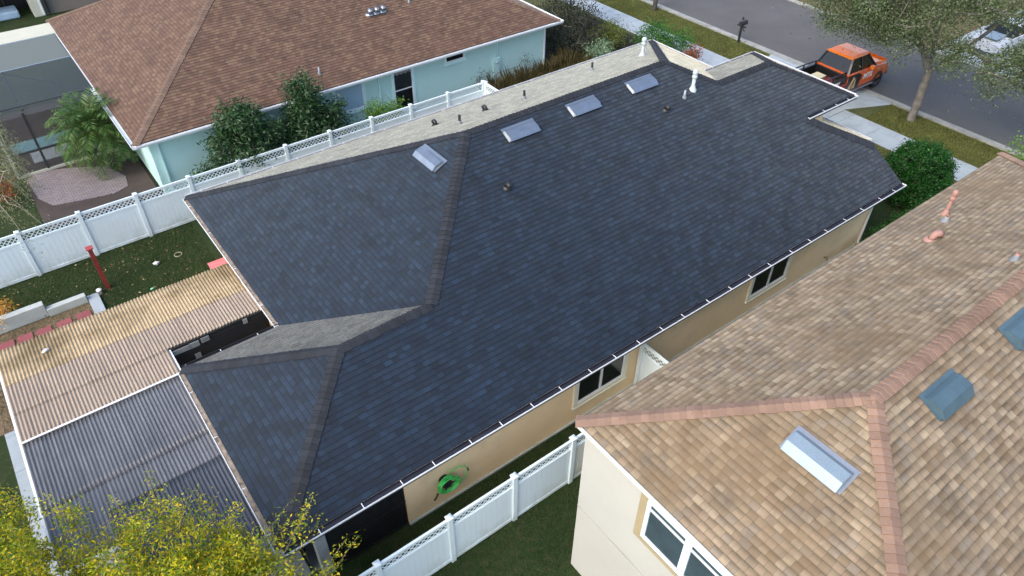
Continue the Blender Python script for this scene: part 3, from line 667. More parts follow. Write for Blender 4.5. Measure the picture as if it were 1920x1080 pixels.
oak=tree('oak_tree','broad grey green oak on the grass verge between sidewalk and road','tree',ob,tr,cl,L_oak,150,.26,.105,.05,r0=.017,extra=oakx,p=.46,rmax=.27,limbs=[[ob+Vector((.5,-.4,3.0)),ob+Vector((1.1,-1.0,4.0)),ob+Vector((1.5,-1.7,5.2))],[ob+Vector((-.2,.5,3.2)),ob+Vector((-.7,1.3,4.3)),ob+Vector((-1.2,2.2,5.3))],[ob+Vector((.4,.4,3.3)),ob+Vector((.9,.9,4.8)),ob+Vector((1.2,1.4,6.2))]],bark=mat('grey oak bark',(.17,.155,.135),.95,var=.3,vscale=5,bump=.9,bscale=30))
# far verge trunk at the top
random.seed(12); ob=at(1227,20,0); tr=[ob+Vector((0,0,-.1)),ob+Vector((0,0,1)),ob+Vector((.1,0,2.4))]
tree('oak_tree','thick dark trunk on the far verge at the top edge, its crown out of view','tree',ob,tr,blob(60,(ob.x+.5,ob.y+.5,6.2),(3,3,1.5),.5,-.4),L_oak,30,.35,.14,.06,r0=.03,p=.5,rmax=.3,bark=mat('dark oak bark',(.07,.065,.055),.95,var=.3,vscale=5,bump=.9))
# yellow green tree in the lower left
random.seed(21); ob=Vector((-2.9,-1.6,0))
cl=blob(620,(-3.0,-1.1,3.5),(3.3,2.9,1.3),.4,-.5,.2,4.)+blob(260,(-4.7,1.6,3.6),(1.5,2.2,1.1),.45,-.8,.3,6.)+blob(90,(-1.5,-.8,3.7),(1.6,1.1,.6),.5,-.6,.3,9.)
cl=[c_ for c_ in cl]
shoots=[]
for i in range(230):
    b=random.choice(cl); b=Vector(b)
    if b.z<3.0: continue
    d=Vector((b.x+2.9,b.y+1.2,0)).normalized()*.5+Vector((random.gauss(0,.25),random.gauss(0,.25),random.uniform(.5,1.1))); L=random.uniform(.3,.75)
    shoots.append((b,d.normalized()*L))
for uv in ((545,925),(575,950),(600,960),(650,995),(672,990),(620,1040),(530,1000),(370,900),(345,925),(300,930),(225,945),(170,935),(90,930),(40,905),(400,960),(450,935)):
    q=at(uv[0],uv[1]+22,4.0+random.uniform(-.3,.2)); s0=q+Vector((-1.0,-.15,-.5))*random.uniform(.7,1.1); shoots.append((s0,q-s0))
sp=[]
def yx(c):
    for b,d in shoots:
        for t in np.linspace(0,1,9): sp.append(tuple(b+d*t+Vector((random.gauss(0,.03),random.gauss(0,.03),.12*t*t))))
    leaves(c,sp,9,.065,.08,.03,up=.3)
yt=tree('yellow_green_tree','loose yellow green tree in the lower left corner, reaching over the patio cover','tree',ob,[ob,ob+Vector((0,0,.9)),ob+Vector((.1,.05,1.7))],cl,L_yel,95,.125,.085,.034,r0=.008,extra=yx,p=.48,rmax=.14,up=.25)
t=MB()
for b,d in shoots: t.tube([b,b+d*.5+Vector((0,0,.03)),b+d+Vector((0,0,.12))],[.008,.005,.002],4,cap=False)
o=t.build('shoots',mat('pale twig bark',(.28,.22,.16),.9),yt); o['kind']='stuff'
# weeping tree at the left edge
random.seed(31); ob=Vector((-3.4,19.6,0)); cl=[]
base=blob(60,(-2.3,19.2,3.9),(1.0,5.0,.8),.4,-.6,.3,8.); twigs=[]
for b in base:
    b=Vector(b); dx=Vector((random.uniform(.0,.7),random.uniform(-.7,.5),0)); L=random.uniform(1.0,2.1)
    pts=[b+dx*t*L*.75+Vector((0,0,-.55*L*t*t*1.2)) for t in np.linspace(0,1,9)]; twigs.append(pts); cl+=[tuple(q) for q in pts[1:]]
wt=empty('weeping_tree',ob,'thin drooping olive tree hanging in from the left edge behind the white fence','tree')
t=MB(); grow(t,[ob,ob+Vector((0,0,1.2)),ob+Vector((.2,0,2.6))],base,.012,p=.5,rmax=.15)
for pts in twigs: t.tube(pts,[.012-.001*i for i in range(9)],4,cap=False)
t.build('trunk',mat('pale bark',(.30,.27,.21),.9,var=.2),wt)
c=MB(); leaves(c,cl,13,.13,.11,.022,droop=.6); c.build('crown',L_weep,wt)
# feathery palm
def palm(base,h,nf,R,label):
    root=empty('palm_tree',base,label,'palm tree'); b=Vector(base)
    t=MB(); t.tube([b+Vector((0,0,z)) for z in np.linspace(0,h,6)],[.13,.11,.12,.11,.12,.08],10); t.build('trunk',M_bark,root)
    for j,lo in enumerate(range(0,nf)):
        az=j*2.39996; el=R_(78-120*(j/nf)**.9); L=R*random.uniform(.85,1.1)*(0.8+.3*(j/nf)); c=MB(); pts=[]; p=b+Vector((0,0,h)); e=el
        for i in range(15):
            pts.append(p.copy()); p=p+Vector((math.cos(az)*math.cos(e),math.sin(az)*math.cos(e),math.sin(e)))*(L/14); e-=R_(7.5)*(i/8)
        c.tube(pts,[.018-.001*i for i in range(15)],4,cap=False)
        sd_=Vector((-math.sin(az),math.cos(az),0))
        for i in range(2,15):
            for q_ in (0,.33,.66):
                a=pts[i-1].lerp(pts[i],q_); d=(pts[i]-pts[i-1]).normalized(); ll=.42*math.sin(math.pi*min(1,(i+q_)/15.5))**.6+.05
                for s_ in (-1,1):
                    tip=a+(sd_*s_*.8+d*.55+Vector((0,0,random.uniform(-.5,.1)))).normalized()*ll; wv=d*.016
                    c.face([a-wv,a.lerp(tip,.5)-wv*1.3+Vector((0,0,.02)),tip,a.lerp(tip,.5)+wv*1.3+Vector((0,0,.02))])
        c.build('frond',L_pal,root)
random.seed(41); q=at(168,222,2.3); palm((q.x,q.y,0),1.95,64,2.05,'feathery green palm between the pool cage and the brick paver pad')
# two bushy trees by the aqua wall
def bushtree(name,label,cat,x,y,parts,n,lm,l,w,per=34,sig=.17,seed=1,th=1.0,group=None,up=0,shell=.3,bmp=.3):
    random.seed(seed); cl=[]
    tot=sum(p_[3]*p_[4]*p_[5] for p_ in parts)
    for cx,cy,cz,rx,ry,rz in parts: cl+=blob(max(8,int(n*rx*ry*rz/tot)),(cx,cy,cz),(rx,ry,rz),shell,-1,bmp,seed+cx)
    b=Vector((x,y,0)); return tree(name,label,cat,b,[b,b+Vector((0,0,th*.5)),b+Vector((.05,0,th))],cl,lm,per,sig,l,w,r0=.009,group=group,up=up)
bushtree('leafy_tree','large dark leafy tree at the aqua house corner, left of the pair by its wall','tree',6.0,17.7,[(5.9,17.7,1.5,1.5,1.0,1.0),(6.0,17.8,2.5,1.0,.85,.8),(6.0,17.8,2.95,.85,.7,.5),(4.6,17.5,.9,.9,.6,.35),(6.9,17.7,2.3,.7,.6,.5)],260,L_dk,.19,.06,40,.17,51)
bushtree('leafy_tree','taller dark leafy tree, right one of the pair by the aqua wall','tree',8.7,17.8,[(8.7,17.8,1.5,1.2,.9,1.1),(8.7,17.9,2.7,.7,.65,.75),(8.8,17.9,3.25,.6,.5,.45),(9.6,17.6,1.9,.75,.6,.6),(9.9,17.5,1.3,.6,.5,.4)],250,L_dk,.16,.07,42,.16,52)
bushtree('shrub','small bright green shrub under the blue blind window of the aqua house','shrub',11.7,17.4,[(11.9,17.4,1.25,.75,.5,.6),(11.5,17.4,1.5,.4,.35,.4),(12.5,17.4,1.6,.4,.35,.35)],80,L_br,.11,.05,34,.12,53,.6)
bushtree('shrub','sparse dark twiggy shrub under the blue blind window, left of the bright green one','shrub',10.6,17.7,[(10.6,17.7,1.4,.6,.3,.25),(10.3,17.6,.7,.6,.3,.25)],12,L_dk,.10,.04,16,.14,54,.5)
# planting at the east end of the aqua house
def blades(name,label,spots,hr,n,lm,cat='grass clump',w=.018,lean=.35):
    cx=sum(s_[0] for s_ in spots)/len(spots); cy=sum(s_[1] for s_ in spots)/len(spots); m=MB()
    for (x,y,r_) in spots:
        for i in range(n):
            a=random.uniform(0,6.28); rr=r_*random.random()**.5; b=Vector((x+rr*math.cos(a),y+rr*math.sin(a),0)); h=random.uniform(*hr); d=Vector((math.cos(a)*lean*h*random.random(),math.sin(a)*lean*h*random.random(),h)); s_=Vector((-math.sin(a),math.cos(a),0))*w
            m.face([b-s_,b+s_,b+d*.6+s_*.8+Vector((0,0,.05*h)),b+d+Vector((d.x,d.y,-.1*h))*.5,b+d*.6-s_*.8+Vector((0,0,.05*h))])
    return tag(m.build(name,lm),label,cat)
random.seed(61)
blades('grass_clump','tall dry brown grasses below the electric meter of the aqua house',[(18.2,17.5,.6),(19.2,17.4,.7),(20.2,17.5,.6)],(.7,1.3),420,L_dry)
blades('grass_clump','mound of dry brown green grass at the right end of the aqua wall',[(21.3,17.4,.7),(22.4,17.5,.8),(23.3,17.8,.8)],(.7,1.25),460,L_dry)
bushtree('shrub','dark reddish upright twigs rising against the aqua wall by the meter','shrub',18.0,18.1,[(18.0,18.1,1.0,.35,.3,.6),(17.6,18.1,.9,.25,.2,.5),(20.6,18.1,1.1,.3,.3,.5)],22,L_gd,.09,.03,16,.10,62,.4,up=.6)
bushtree('shrub','large dark grey green shrub mass past the downspout of the aqua house','shrub',24.6,19.4,[(24.4,19.2,1.0,1.3,1.2,1.1),(25.8,20.0,1.2,1.3,1.2,1.2),(25.2,21.5,1.3,1.5,1.3,1.3)],300,L_gd,.12,.05,50,.2,63,.6)
bushtree('leafy_tree','slim dark tree standing in the shrubs between the aqua house and the sidewalk','tree',26.5,22.0,[(26.5,22.0,3.0,1.2,1.2,1.0),(27.2,22.4,3.9,.9,.9,.9),(25.7,22.4,4.1,.7,.7,.6)],110,L_gd,.13,.055,42,.22,64,1.6)
bushtree('shrub','pale variegated shrub behind the far gutter of the dark roof','shrub',24.6,17.6,[(24.6,17.6,.8,.8,.6,.6),(25.4,17.9,.7,.6,.5,.5)],60,L_var,.11,.07,36,.14,65,.4)
bushtree('shrub','olive green low shrub beside the pale variegated one','shrub',26.5,18.9,[(26.4,18.9,.7,1.1,.9,.6),(27.6,19.6,.6,.8,.8,.5)],110,leafmat('olive leaves',[srgb(84,100,40),srgb(110,120,52),srgb(66,84,36)]),.10,.045,44,.17,66,.4)
bushtree('shrub','dark green rounded shrub at the back corner of the dark roof beside the sidewalk','shrub',28.2,16.6,[(28.0,16.7,.9,1.2,1.0,.8),(28.9,15.9,.8,.8,.8,.6)],150,L_gn,.12,.05,44,.17,67,.4)
bushtree('shrub','small orange and green croton by the sidewalk behind the dark roof','shrub',28.6,14.6,[(28.6,14.6,.7,.55,.5,.45)],34,L_cro,.12,.05,34,.13,68,.3)
# front bushes
bushtree('round_bush','dense rounded bright green bush between the dark roof corner and the sidewalk','bush',26.3,.95,[(26.4,1.0,1.4,1.2,1.2,1.05),(26.3,.8,.7,1.1,1.1,.7),(26.9,.7,1.3,.8,.8,.8)],900,L_bush,.075,.045,58,.08,71,.5,shell=.13,bmp=.14)
bushtree('hedge','low dark green hedge along the beige wall below the downspout','hedge',23.6,-.4,[(21.9,-.25,.35,.7,.45,.4),(22.9,-.35,.4,.8,.6,.45),(24.0,-.4,.42,.8,.7,.5),(25.1,-.5,.45,.8,.7,.5)],320,L_gn,.07,.04,60,.09,72,.3,shell=.15,bmp=.12)
bushtree('leafy_tree','bright green tree tip showing past the end of the tan roof','tree',31.2,-2.8,[(31.2,-2.6,2.6,1.5,1.6,1.1),(30.2,-1.6,1.6,1.1,1.0,.8),(31.5,-1.7,3.5,.9,.9,.7)],150,L_br,.12,.055,44,.2,73,1.4)
bushtree('shrub','small yellow and orange shrub at the left edge of the back lawn','shrub',-3.75,14.6,[(-3.75,14.6,.5,.45,.55,.35)],26,L_ye2,.10,.04,24,.1,74,.2)
bushtree('shrub','reddish green shrub at the left edge beside the paver pad','shrub',-2.3,22.2,[(-2.5,22.2,.6,.6,.9,.5)],50,L_cro,.12,.04,26,.13,75,.3)
# grass blades (uncountable)
def tufts(label,area,n,h,lm,excl=None,w=.008):
    m=MB(); P=[]
    x=RNG.uniform(area[0],area[1],n); y=RNG.uniform(area[2],area[3],n); a=RNG.uniform(0,6.28,n); hh=RNG.uniform(.5,1,n)*h; le=RNG.uniform(0,.9,n)*hh
    dx=np.cos(a);dy=np.sin(a)
    A=np.stack([x-dy*w,y+dx*w,np.zeros(n)],1);B=np.stack([x+dy*w,y-dx*w,np.zeros(n)],1);T=np.stack([x+dx*le,y+dy*le,hh],1)
    m.v=np.stack([A,B,T],1).reshape(-1,3).tolist(); m.f=[(3*i,3*i+1,3*i+2) for i in range(n)]; m.uv=[(0,0)]*(3*n); m.mi=[0]*n; m.sm=[False]*n
    o=m.build('grass',lm,loc=(0,0,0)); o['kind']='stuff'; o['label']=label; o['category']='grass'; return o
L_gr=leafmat('lawn blades',[srgb(44,72,30),srgb(60,90,40),srgb(38,62,28),srgb(86,92,56),srgb(52,82,34)])
L_gr2=leafmat('verge blades',[srgb(92,102,46),srgb(114,120,58),srgb(78,90,40),srgb(142,138,84)])
tufts('short green grass on the lawn beside the cream house',(1.5,10.5,-6,.4),60000,.055,L_gr)
tufts('short green grass with dry leaves on the back lawn',(-4.6,2.9,9.6,16.5),60000,.06,L_gr)
tufts('yellowish verge grass along the road',(31.12,33.44,-3,5.9),26000,.08,L_gr2,w=.013)
tufts('yellowish verge grass along the road past the driveway',(31.12,33.44,13.1,32),50000,.08,L_gr2,w=.013)
tufts('yellowish grass between the sidewalk and the dark roofed house',(27.2,29.4,-4,6),16000,.08,L_gr2,w=.013)
# fallen leaves
m=MB(); pts=np.stack([RNG.uniform(-3.5,2.6,420),RNG.uniform(10.2,16.3,420),np.full(420,.05)],1); leaves(m,pts,1,.01,.09,.05,flat=.2); o=m.build('fallen_leaves',leafmat('dry fallen leaves',[srgb(150,130,96),srgb(120,96,64),srgb(180,164,130)]),loc=(0,0,0)); o['kind']='stuff'; o['label']='dry fallen leaves scattered over the back lawn'; o['category']='leaves'
# ------------------------------------------------------------------ aqua house
H2=empty('house',(12.5,26,0),'pale aqua stucco house under a brown shingle roof beyond the long white fence','house')
X0,X1,Y0,Y1=2.24,22.72,18.38,33.4; ZE=2.7; hw=(Y1-Y0)/2; ZT=ZE+SL*hw
a=(X0,Y0,ZE);b=(X1,Y0,ZE);c2=(X1,Y1,ZE);d=(X0,Y1,ZE);e=(X0+hw,Y0+hw,ZT);g=(X1-hw,Y0+hw,ZT)
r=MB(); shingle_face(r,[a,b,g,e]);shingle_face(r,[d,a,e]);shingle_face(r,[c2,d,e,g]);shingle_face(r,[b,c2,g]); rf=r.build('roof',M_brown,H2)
n1,n2,n3,n4=pn(a,b,g),pn(d,a,e),pn(c2,d,e),pn(b,c2,g)
for p_,q_,u_,v_ in ((a,e,n1,n2),(b,g,n1,n4),(d,e,n2,n3),(c2,g,n3,n4),(e,g,n1,n3)):
    c=MB(); caps(c,p_,q_,u_,v_,w=.17); c.build('ridge_cap',M_browncap,rf)
f=MB(); fascia(f,[a,b,c2,d]); f.build('fascia',M_tealtrim,H2)
s=MB(); s.face([(x,y,ZE-.165) for x,y,z in (a,b,c2,d)][::-1]); s.build('soffit',M_tealtrim,H2)
wl=MB(); o_=.5; wallseg(wl,X0+o_,Y0+o_,X1-o_,Y0+o_,0,ZE-.166); wallseg(wl,X1-o_,Y0+o_,X1-o_,Y1-o_,0,ZE-.166); wallseg(wl,X1-o_,Y1-o_,X0+o_,Y1-o_,0,ZE-.166); wallseg(wl,X0+o_,Y1-o_,X0+o_,Y0+o_,0,ZE-.166); wl.build('wall',M_teal,H2)
WY=Y0+o_
window(H2,frame((10.5,WY,1.15),(1,0,0),(0,-1,0)),1.35,1.30,tw=.11,tr=M_tealtrim,glass=M_glassblue,mull=False)
wn_=window(H2,frame((13.38,WY,.45),(1,0,0),(0,-1,0)),.98,1.98,tw=.11,tr=M_tealtrim,mull=False,railz=.92)
cm=MB(); 
for i in range(14): cm.box(13.42+i*.066,13.47+i*.066,WY-.03,WY-.02,2.15+.03*math.sin(i*1.9),2.36)
cm.build('valance',mat('patterned curtain',(.35,.33,.34),.9,var=.4,vscale=30),wn_)
window(H2,frame((16.2,WY,2.02),(1,0,0),(0,-1,0)),1.02,.36,tw=.1,tr=M_tealtrim,mull=False)
downspout(H2,12.64,WY,0,ZE-.05,(0,-1,0),M_tealtrim); downspout(H2,22.1,WY,0,ZE-.05,(0,-1,0)); downspout(H2,3.05,WY,0,ZE-.05,(0,-1,0),M_tealtrim)
gutter(H2,(X0,Y0-.004,ZE),(X1,Y0-.004,ZE),(0,-1,0),mat('bleached gutter inside',(.5,.56,.58),.6,var=.1),w=.14)
gutter(H2,(X0-.004,24.3,ZE),(X0-.004,Y0-.1,ZE),(-1,0,0),MC['bleached gutter inside'],w=.14,strap=False)
gutter(H2,(X0-.004,Y1,ZE),(X0-.004,24.3,ZE),(-1,0,0),M_gutdeb,w=.08,strap=False,outer=M_bronze)
gutter(H2,(X1+.004,Y0-.1,ZE),(X1+.004,Y1,ZE),(1,0,0),MC['bleached gutter inside'],w=.14)
b=MB(); b.box(18.85,19.3,WY-.12,WY,1.1,1.55); b.box(18.9,19.25,WY-.1,WY,.5,1.1); me_=b.build('electric_meter',M_teal,H2,bevel=.01)
b=MB(); T=Matrix.Translation((19.07,WY-.12,1.35))@Matrix.Rotation(R_(90),4,'X'); b.lathe([(.0,.09),(.07,.08),(.085,0)],(0,0,0),16); b.xf(T); b.build('meter_dial',M_glassblue,me_)
b=MB(); b.tube([(19.18,WY-.04,1.55),(19.18,WY-.04,2.53)],.025,8); b.build('conduit',M_tealtrim,H2)
def z2(y): return ZE+SL*(y-Y0)
def on2(u,v): 
    d=ray(u,v); t=(ZE+SL*(CAM.y-Y0)-CAM.z)/(d.z-SL*d.y); return CAM+d*t
for uv in ((692,26),(704,23),(716,20)):
    q=on2(*uv); goose(H2,q,(0,-1,-.2),M_galv,1.25)
for uv,h_ in (((599,138),.28),((767,4),.3)):
    q=on2(*uv); pipevent(H2,q,h_,.035,MC['grey pipe'])
# ------------------------------------------------------------------ screened pool cage
P=empty('pool_cage',(.3,28,0),'dark screened pool cage with a cream roof strip at the back of the aqua house','screen enclosure')
PX0,PX1=-1.75,2.2
def beam(a,b,w,m,name='beam',h=None): k=MB(); k.bar(a,b,w,h); return k.build(name,m,P)
M_bz2=mat('grey bronze frame',(.035,.038,.038),.5,var=.1); M_crm=mat('cream cage beam',(.52,.53,.44),.6,var=.06)
for y in (24.3,28.2,31.35): beam((PX0,y,2.68),(PX1,y,2.68),.06,M_galvw if y>25 else M_bz2)
beam((PX1,23.7,2.66),(PX1,32.9,2.66),.07,M_whitem); beam((PX0,23.7,2.66),(PX0,32.9,2.66),.07,M_bz2)
for y in (24.3,28.2,31.35): beam((-.55,y-3.2 if y>25 else y-.3,2.64),(-.55,y,2.64),.05,M_bz2)
beam((-.5,28.15,2.6),(2.1,24.4,2.6),.05,M_bz2,'brace'); beam((.7,31.3,2.62),(2.15,28.3,2.62),.05,M_bz2,'brace'); beam((-.5,28.15,2.6),(PX0,25.6,2.6),.05,M_bz2,'brace')
for x,m_ in ((PX0,M_crm),(-.6,M_bz2),(PX1-.1,M_bz2)): beam((x,23.75,0),(x,23.75,2.65),.09,m_,'post')
for z in (.06,): beam((PX0,23.75,z),(PX1,23.75,z),.12,M_crm,'sill',.1)
beam((.85,23.75,2.66),(.85,31.35,2.66),.05,M_bz2); beam((-.6,24.3,2.66),(-.6,31.35,2.66),.06,M_bz2)
beam((PX0,23.75,1.0),(PX1,23.75,1.0),.05,M_bz2,'rail')
for y in (26,28.5,31): beam((PX0,y,0),(PX0,y,2.65),.07,M_bz2,'post')
beam((PX0,23.75,.06),(PX0,33,.06),.1,M_crm,'sill')
M_scr=screenmat('grey screen mesh',(.045,.055,.06),.6); M_scr2=screenmat('painted haze screen mesh',(.15,.17,.16),.8)  # the paler mesh has its reflected haze put into the colour
k=MB(); k.face([(PX0,24.3,2.70),(PX1,24.3,2.70),(PX1,28.2,2.70),(PX0,28.2,2.70)]); k.face([(PX0,23.75,2.5),(PX1,23.75,2.5),(PX1,24.3,2.70),(PX0,24.3,2.70)]); k.build('screen',M_scr,P)
k=MB(); k.face([(PX0,28.2,2.70),(PX1,28.2,2.70),(PX1,31.35,2.70),(PX0,31.35,2.70)]); k.build('screen',M_scr2,P)
k=MB(); k.face([(PX0,23.75,.1),(PX1,23.75,.1),(PX1,23.75,2.5),(PX0,23.75,2.5)]); k.build('screen',M_scr,P)
k=MB(); k.box(PX0,PX1+.05,31.4,32.95,2.64,2.72); k.build('solid_roof_strip',mat('cream roof strip',(.50,.50,.40),.7,var=.05),P)
b=MB(); b.box(-1.6,1.6,25.9,26.9,-.02,.035); kind(b.build('pool_water',mat('pale pool water',(.22,.40,.45),.12),loc=(0,0,0)),'structure')
b=MB(); b.box(-1.0,.5,24.6,25.6,0.02,.05); kind(b.build('pool_deck',M_conc,loc=(0,0,0)),'structure')
b=MB(); b.box(1.0,1.8,24.4,27.0,0.02,.06); kind(b.build('pool_deck',M_conc,loc=(0,0,0)),'structure')
# ------------------------------------------------------------------ brown house behind, top left
H4=empty('house',(6,46,0),'grey brown house wall with a dark screened porch in the top left corner','house')
b=MB(); b.box(3.0,18,42.6,50,0,3.0); b.build('wall',mat('grey brown stucco',(.20,.17,.14),.9,var=.08),H4)
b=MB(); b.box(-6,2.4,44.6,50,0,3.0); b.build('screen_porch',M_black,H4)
b=MB(); 
for x in (-4,-2,0,1.2): b.box(x,x+.06,44.5,44.6,0,3.0)
b.build('porch_frame',M_bz2,H4)
b=MB(); b.box(2.4,3.0,42.5,44,0,3.0); b.build('corner_column',M_crm,H4,bevel=.02); 
b=MB(); b.bar((2.9,42.42,0.1),(2.9,42.42,3.0),.14,.1); b.build('downspout',M_whitem,H4); b=MB(); b.bar((3.2,42.45,0.1),(3.2,42.45,3.0),.16,.1); b.build('shutter',M_black,H4)
b=MB(); b.box(-7,18.5,42.2,50.5,3.0,3.12); b.build('roof',M_brown,H4)
b=MB(); b.box(-1.5,1.7,42.9,44.1,0.02,.45); tag(b.build('pool_cover',mat('pale blue tarp',(.36,.50,.62),.6,var=.1),bevel=.08),'pale blue covered tub on the grass in the top left corner','tub')
# ------------------------------------------------------------------ cream house on the right
H3=empty('house',(14,-6.1,0),'tall cream house under a tan shingle roof in the lower right','house')
ZE3=5.4; q=at(1080,790,ZE3); X3,Y3=q.x,q.y; XE=at(1885,290,ZE3).x
dd=ray(1640,745); t=-(CAM.x-X3+CAM.y-Y3)/(dd.x+dd.y); RR=CAM+dd*t; hw3=RR.x-X3; Z3=RR.z; S3=(Z3-ZE3)/hw3; YS=Y3-2*hw3
a=(X3,Y3,ZE3);b=(XE,Y3,ZE3);c2=(XE,YS,ZE3);d=(X3,YS,ZE3);e=(X3+hw3,Y3-hw3,Z3);g=(XE-hw3,Y3-hw3,Z3)
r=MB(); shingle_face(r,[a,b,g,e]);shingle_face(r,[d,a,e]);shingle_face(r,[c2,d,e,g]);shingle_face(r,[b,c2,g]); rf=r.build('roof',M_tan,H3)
n1,n2,n3,n4=pn(a,b,g),pn(d,a,e),pn(c2,d,e),pn(b,c2,g)
for p_,q_,u_,v_ in ((a,e,n1,n2),(b,g,n1,n4),(d,e,n2,n3),(c2,g,n3,n4),(e,g,n1,n3)):
    c=MB(); caps(c,p_,q_,u_,v_,w=.15,ex=.14,lift=.045); c.build('ridge_cap',M_tancap,rf)
f=MB(); fascia(f,[d,c2,b,a],h=.16); f.build('fascia',mat('pale blue white fascia',(.62,.74,.80),.5,var=.04),H3)
s=MB(); s.face([(x,y,ZE3-.15) for x,y,z in (a,b,c2,d)]); s.build('soffit',M_trim,H3)
i3=.15; wl=MB(); zt=ZE3-.151
for p_,q_ in (((X3+i3,YS+i3),(XE-i3,YS+i3)),((XE-i3,YS+i3),(XE-i3,Y3-i3)),((XE-i3,Y3-i3),(X3+i3,Y3-i3)),((X3+i3,Y3-i3),(X3+i3,YS+i3))): wallseg(wl,*p_,*q_,0,zt)
wl.build('wall',M_cream,H3)
def onx(u,v,x):
    d=ray(u,v); return CAM+d*((x-CAM.x)/d.x)
q1=onx(1113,978,X3+i3); sm_=MB(); sm_.box(X3+i3-.012,X3+i3,YS+i3,Y3-i3,q1.z-.012,q1.z+.012); sm_.build('control_joint',mat('stucco joint',(.34,.33,.29),.9),H3)
tl=onx(1219,948,X3+i3); bl=onx(1207,1003,X3+i3); br_=onx(1272,1063,X3+i3)
w_=tl.y-onx(1290,1018,X3+i3).y; h3=min(1.5,tl.z-bl.z+.15)
for k_ in range(2):
    y1=tl.y-k_*(w_+.07); T=frame((X3+i3,y1-w_,bl.z),(0,1,0),(-1,0,0))
    window(H3,T,w_,h3,tw=.035,tr=mat('white window casing',(.66,.78,.84),.5,var=.03),fr=MC['white window casing'],glass=mat('grey blue glass',(.045,.07,.085),.12,var=.2),mull=False,railz=h3*.80,sill=False)
tb=MB(); 
tb.box(X3+i3-.035,X3+i3,tl.y+.04,tl.y+.22,bl.z-.1,zt); tb.box(X3+i3-.035,X3+i3,tl.y-2*w_-.3,tl.y+.22,bl.z-.2,bl.z-.1)
tb.build('window_band',M_tantrim,H3)
def onp(u,v,f):  # f: plane function z=A+Bx+Cy
    A,B,Cc_=f; d=ray(u,v); t=(A+B*CAM.x+Cc_*CAM.y-CAM.z)/(d.z-B*d.x-Cc_*d.y); return CAM+d*t
FN=(ZE3+S3*Y3,0,-S3); FW=(ZE3-S3*X3,S3,0); FS=(ZE3-S3*YS,0,S3)
q=onp(1531,866,FW); hoodvent(H3,q+Vector((0,0,.012)),(0,1,0),(1,0,S3),M_galvw,L=1.08,D=.42)
for uv in ((1776,745),(1918,620)):
    q=onp(*uv,FS); hoodvent(H3,q+Vector((0,0,.012)),(1,0,0),(0,1,S3),M_blueg,L=.98,D=.44,base=M_blueg)
q=onp(1772,402,FN); pipevent(H3,q,.55,.048,M_pink,cap=True); q=onp(1772,415,FN); pipevent(H3,q,.16,.05,M_pink)
q=onp(1746,450,FN); goose(H3,q,(.6,-.3,.1),M_pink,1.0); q=onp(1902,488,FN); pipevent(H3,q,.2,.045,M_pink)
# ------------------------------------------------------------------ corrugated patio cover
PC=empty('patio_cover',(-1.5,5.5,0),'corrugated plastic patio cover joined to the left side of the dark roofed house','patio cover')
def corr(name,x0,x1,y0,y1,z0,m,pitch=.088,amp=.02,dz=0):   # ridges run along Y; z0 at y1 side
    b=MB(); n=int((x1-x0)/pitch)*6; ny=8
    X=[x0+(x1-x0)*i/n for i in range(n+1)]
    for j in range(ny+1):
        y=y0+(y1-y0)*j/ny
        for i,x in enumerate(X): b.v.append((x,y,z0+dz*(j/ny)+amp*math.sin(2*math.pi*(x-x0)/pitch)+.006*math.sin(y*2+x*3.1)))
    for j in range(ny):
        for i in range(n):
            k=j*(n+1)+i; b.f.append((k,k+1,k+n+2,k+n+1)); b.uv+=[(0,0)]*4; b.mi.append(0); b.sm.append(True)
    o=b.build(name,m,PC); s_=o.modifiers.new('thick','SOLIDIFY'); s_.thickness=.003; return o
def corrmat(name,c,dirt,dir2,rough,lo,hi,amt,trans=.25):
    k=NT(name); p=k.pos(); mp=k.n('ShaderNodeMapping'); mp.inputs['Scale'].default_value=(.55,.9,.3); k.L.new(p,mp.inputs[0])
    c1=k.mix(k.rng(k.noise(mp.outputs[0],1.,5,.6),lo,hi,0,amt),c,dirt)
    mp2=k.n('ShaderNodeMapping'); mp2.inputs['Scale'].default_value=(14,.7,1); k.L.new(p,mp2.inputs[0])
    c1=k.mix(k.rng(k.noise(mp2.outputs[0],1.,3,.6),.4,.7,0,.55),c1,dir2)
    k.L.new(c1,k.b.inputs['Base Color']); k.b.inputs['Roughness'].default_value=rough
    t=k.n('ShaderNodeBsdfTranslucent'); k.L.new(c1,t.inputs[0]); mx=k.n('ShaderNodeMixShader'); mx.inputs[0].default_value=trans
    out=[n for n in k.t.nodes if n.type=='OUTPUT_MATERIAL'][0]; k.L.new(k.b.outputs[0],mx.inputs[1]); k.L.new(t.outputs[0],mx.inputs[2]); k.L.new(mx.outputs[0],out.inputs[0]); return k.m
M_c1=corrmat('stained yellow corrugated plastic',(.62,.48,.29),(.24,.165,.07),(.44,.33,.17),.4,.46,.62,.9)
M_c2=corrmat('faded pinkish white corrugated plastic',(.50,.40,.30),(.38,.29,.21),(.29,.225,.18),.4,.5,.8,.5)
M_c3=corrmat('clear blue grey corrugated plastic',(.145,.15,.16),(.085,.088,.095),(.25,.25,.26),.15,.45,.7,.7,.1)
M_c4=corrmat('darker blue corrugated plastic',(.075,.083,.10),(.048,.053,.065),(.13,.135,.155),.18,.45,.7,.6,.1)
ZP=2.60; WX=-3.74
corr('roof_panel',WX,2.5,8.3,9.78,ZP+.014,M_c1); corr('roof_panel',WX,2.58,7.22,8.42,ZP+.008,M_c2); corr('roof_panel',WX,-.06,6.12,7.22,ZP+.008,M_c2)
corr('roof_panel',WX,-.12,3.9,6.12,ZP+.014,M_c3); corr('roof_panel',WX,-.12,2.2,4.0,ZP+.008,M_c3); corr('roof_panel',WX+13*.088,-.12,.55,3.1,ZP+.02,M_c4)
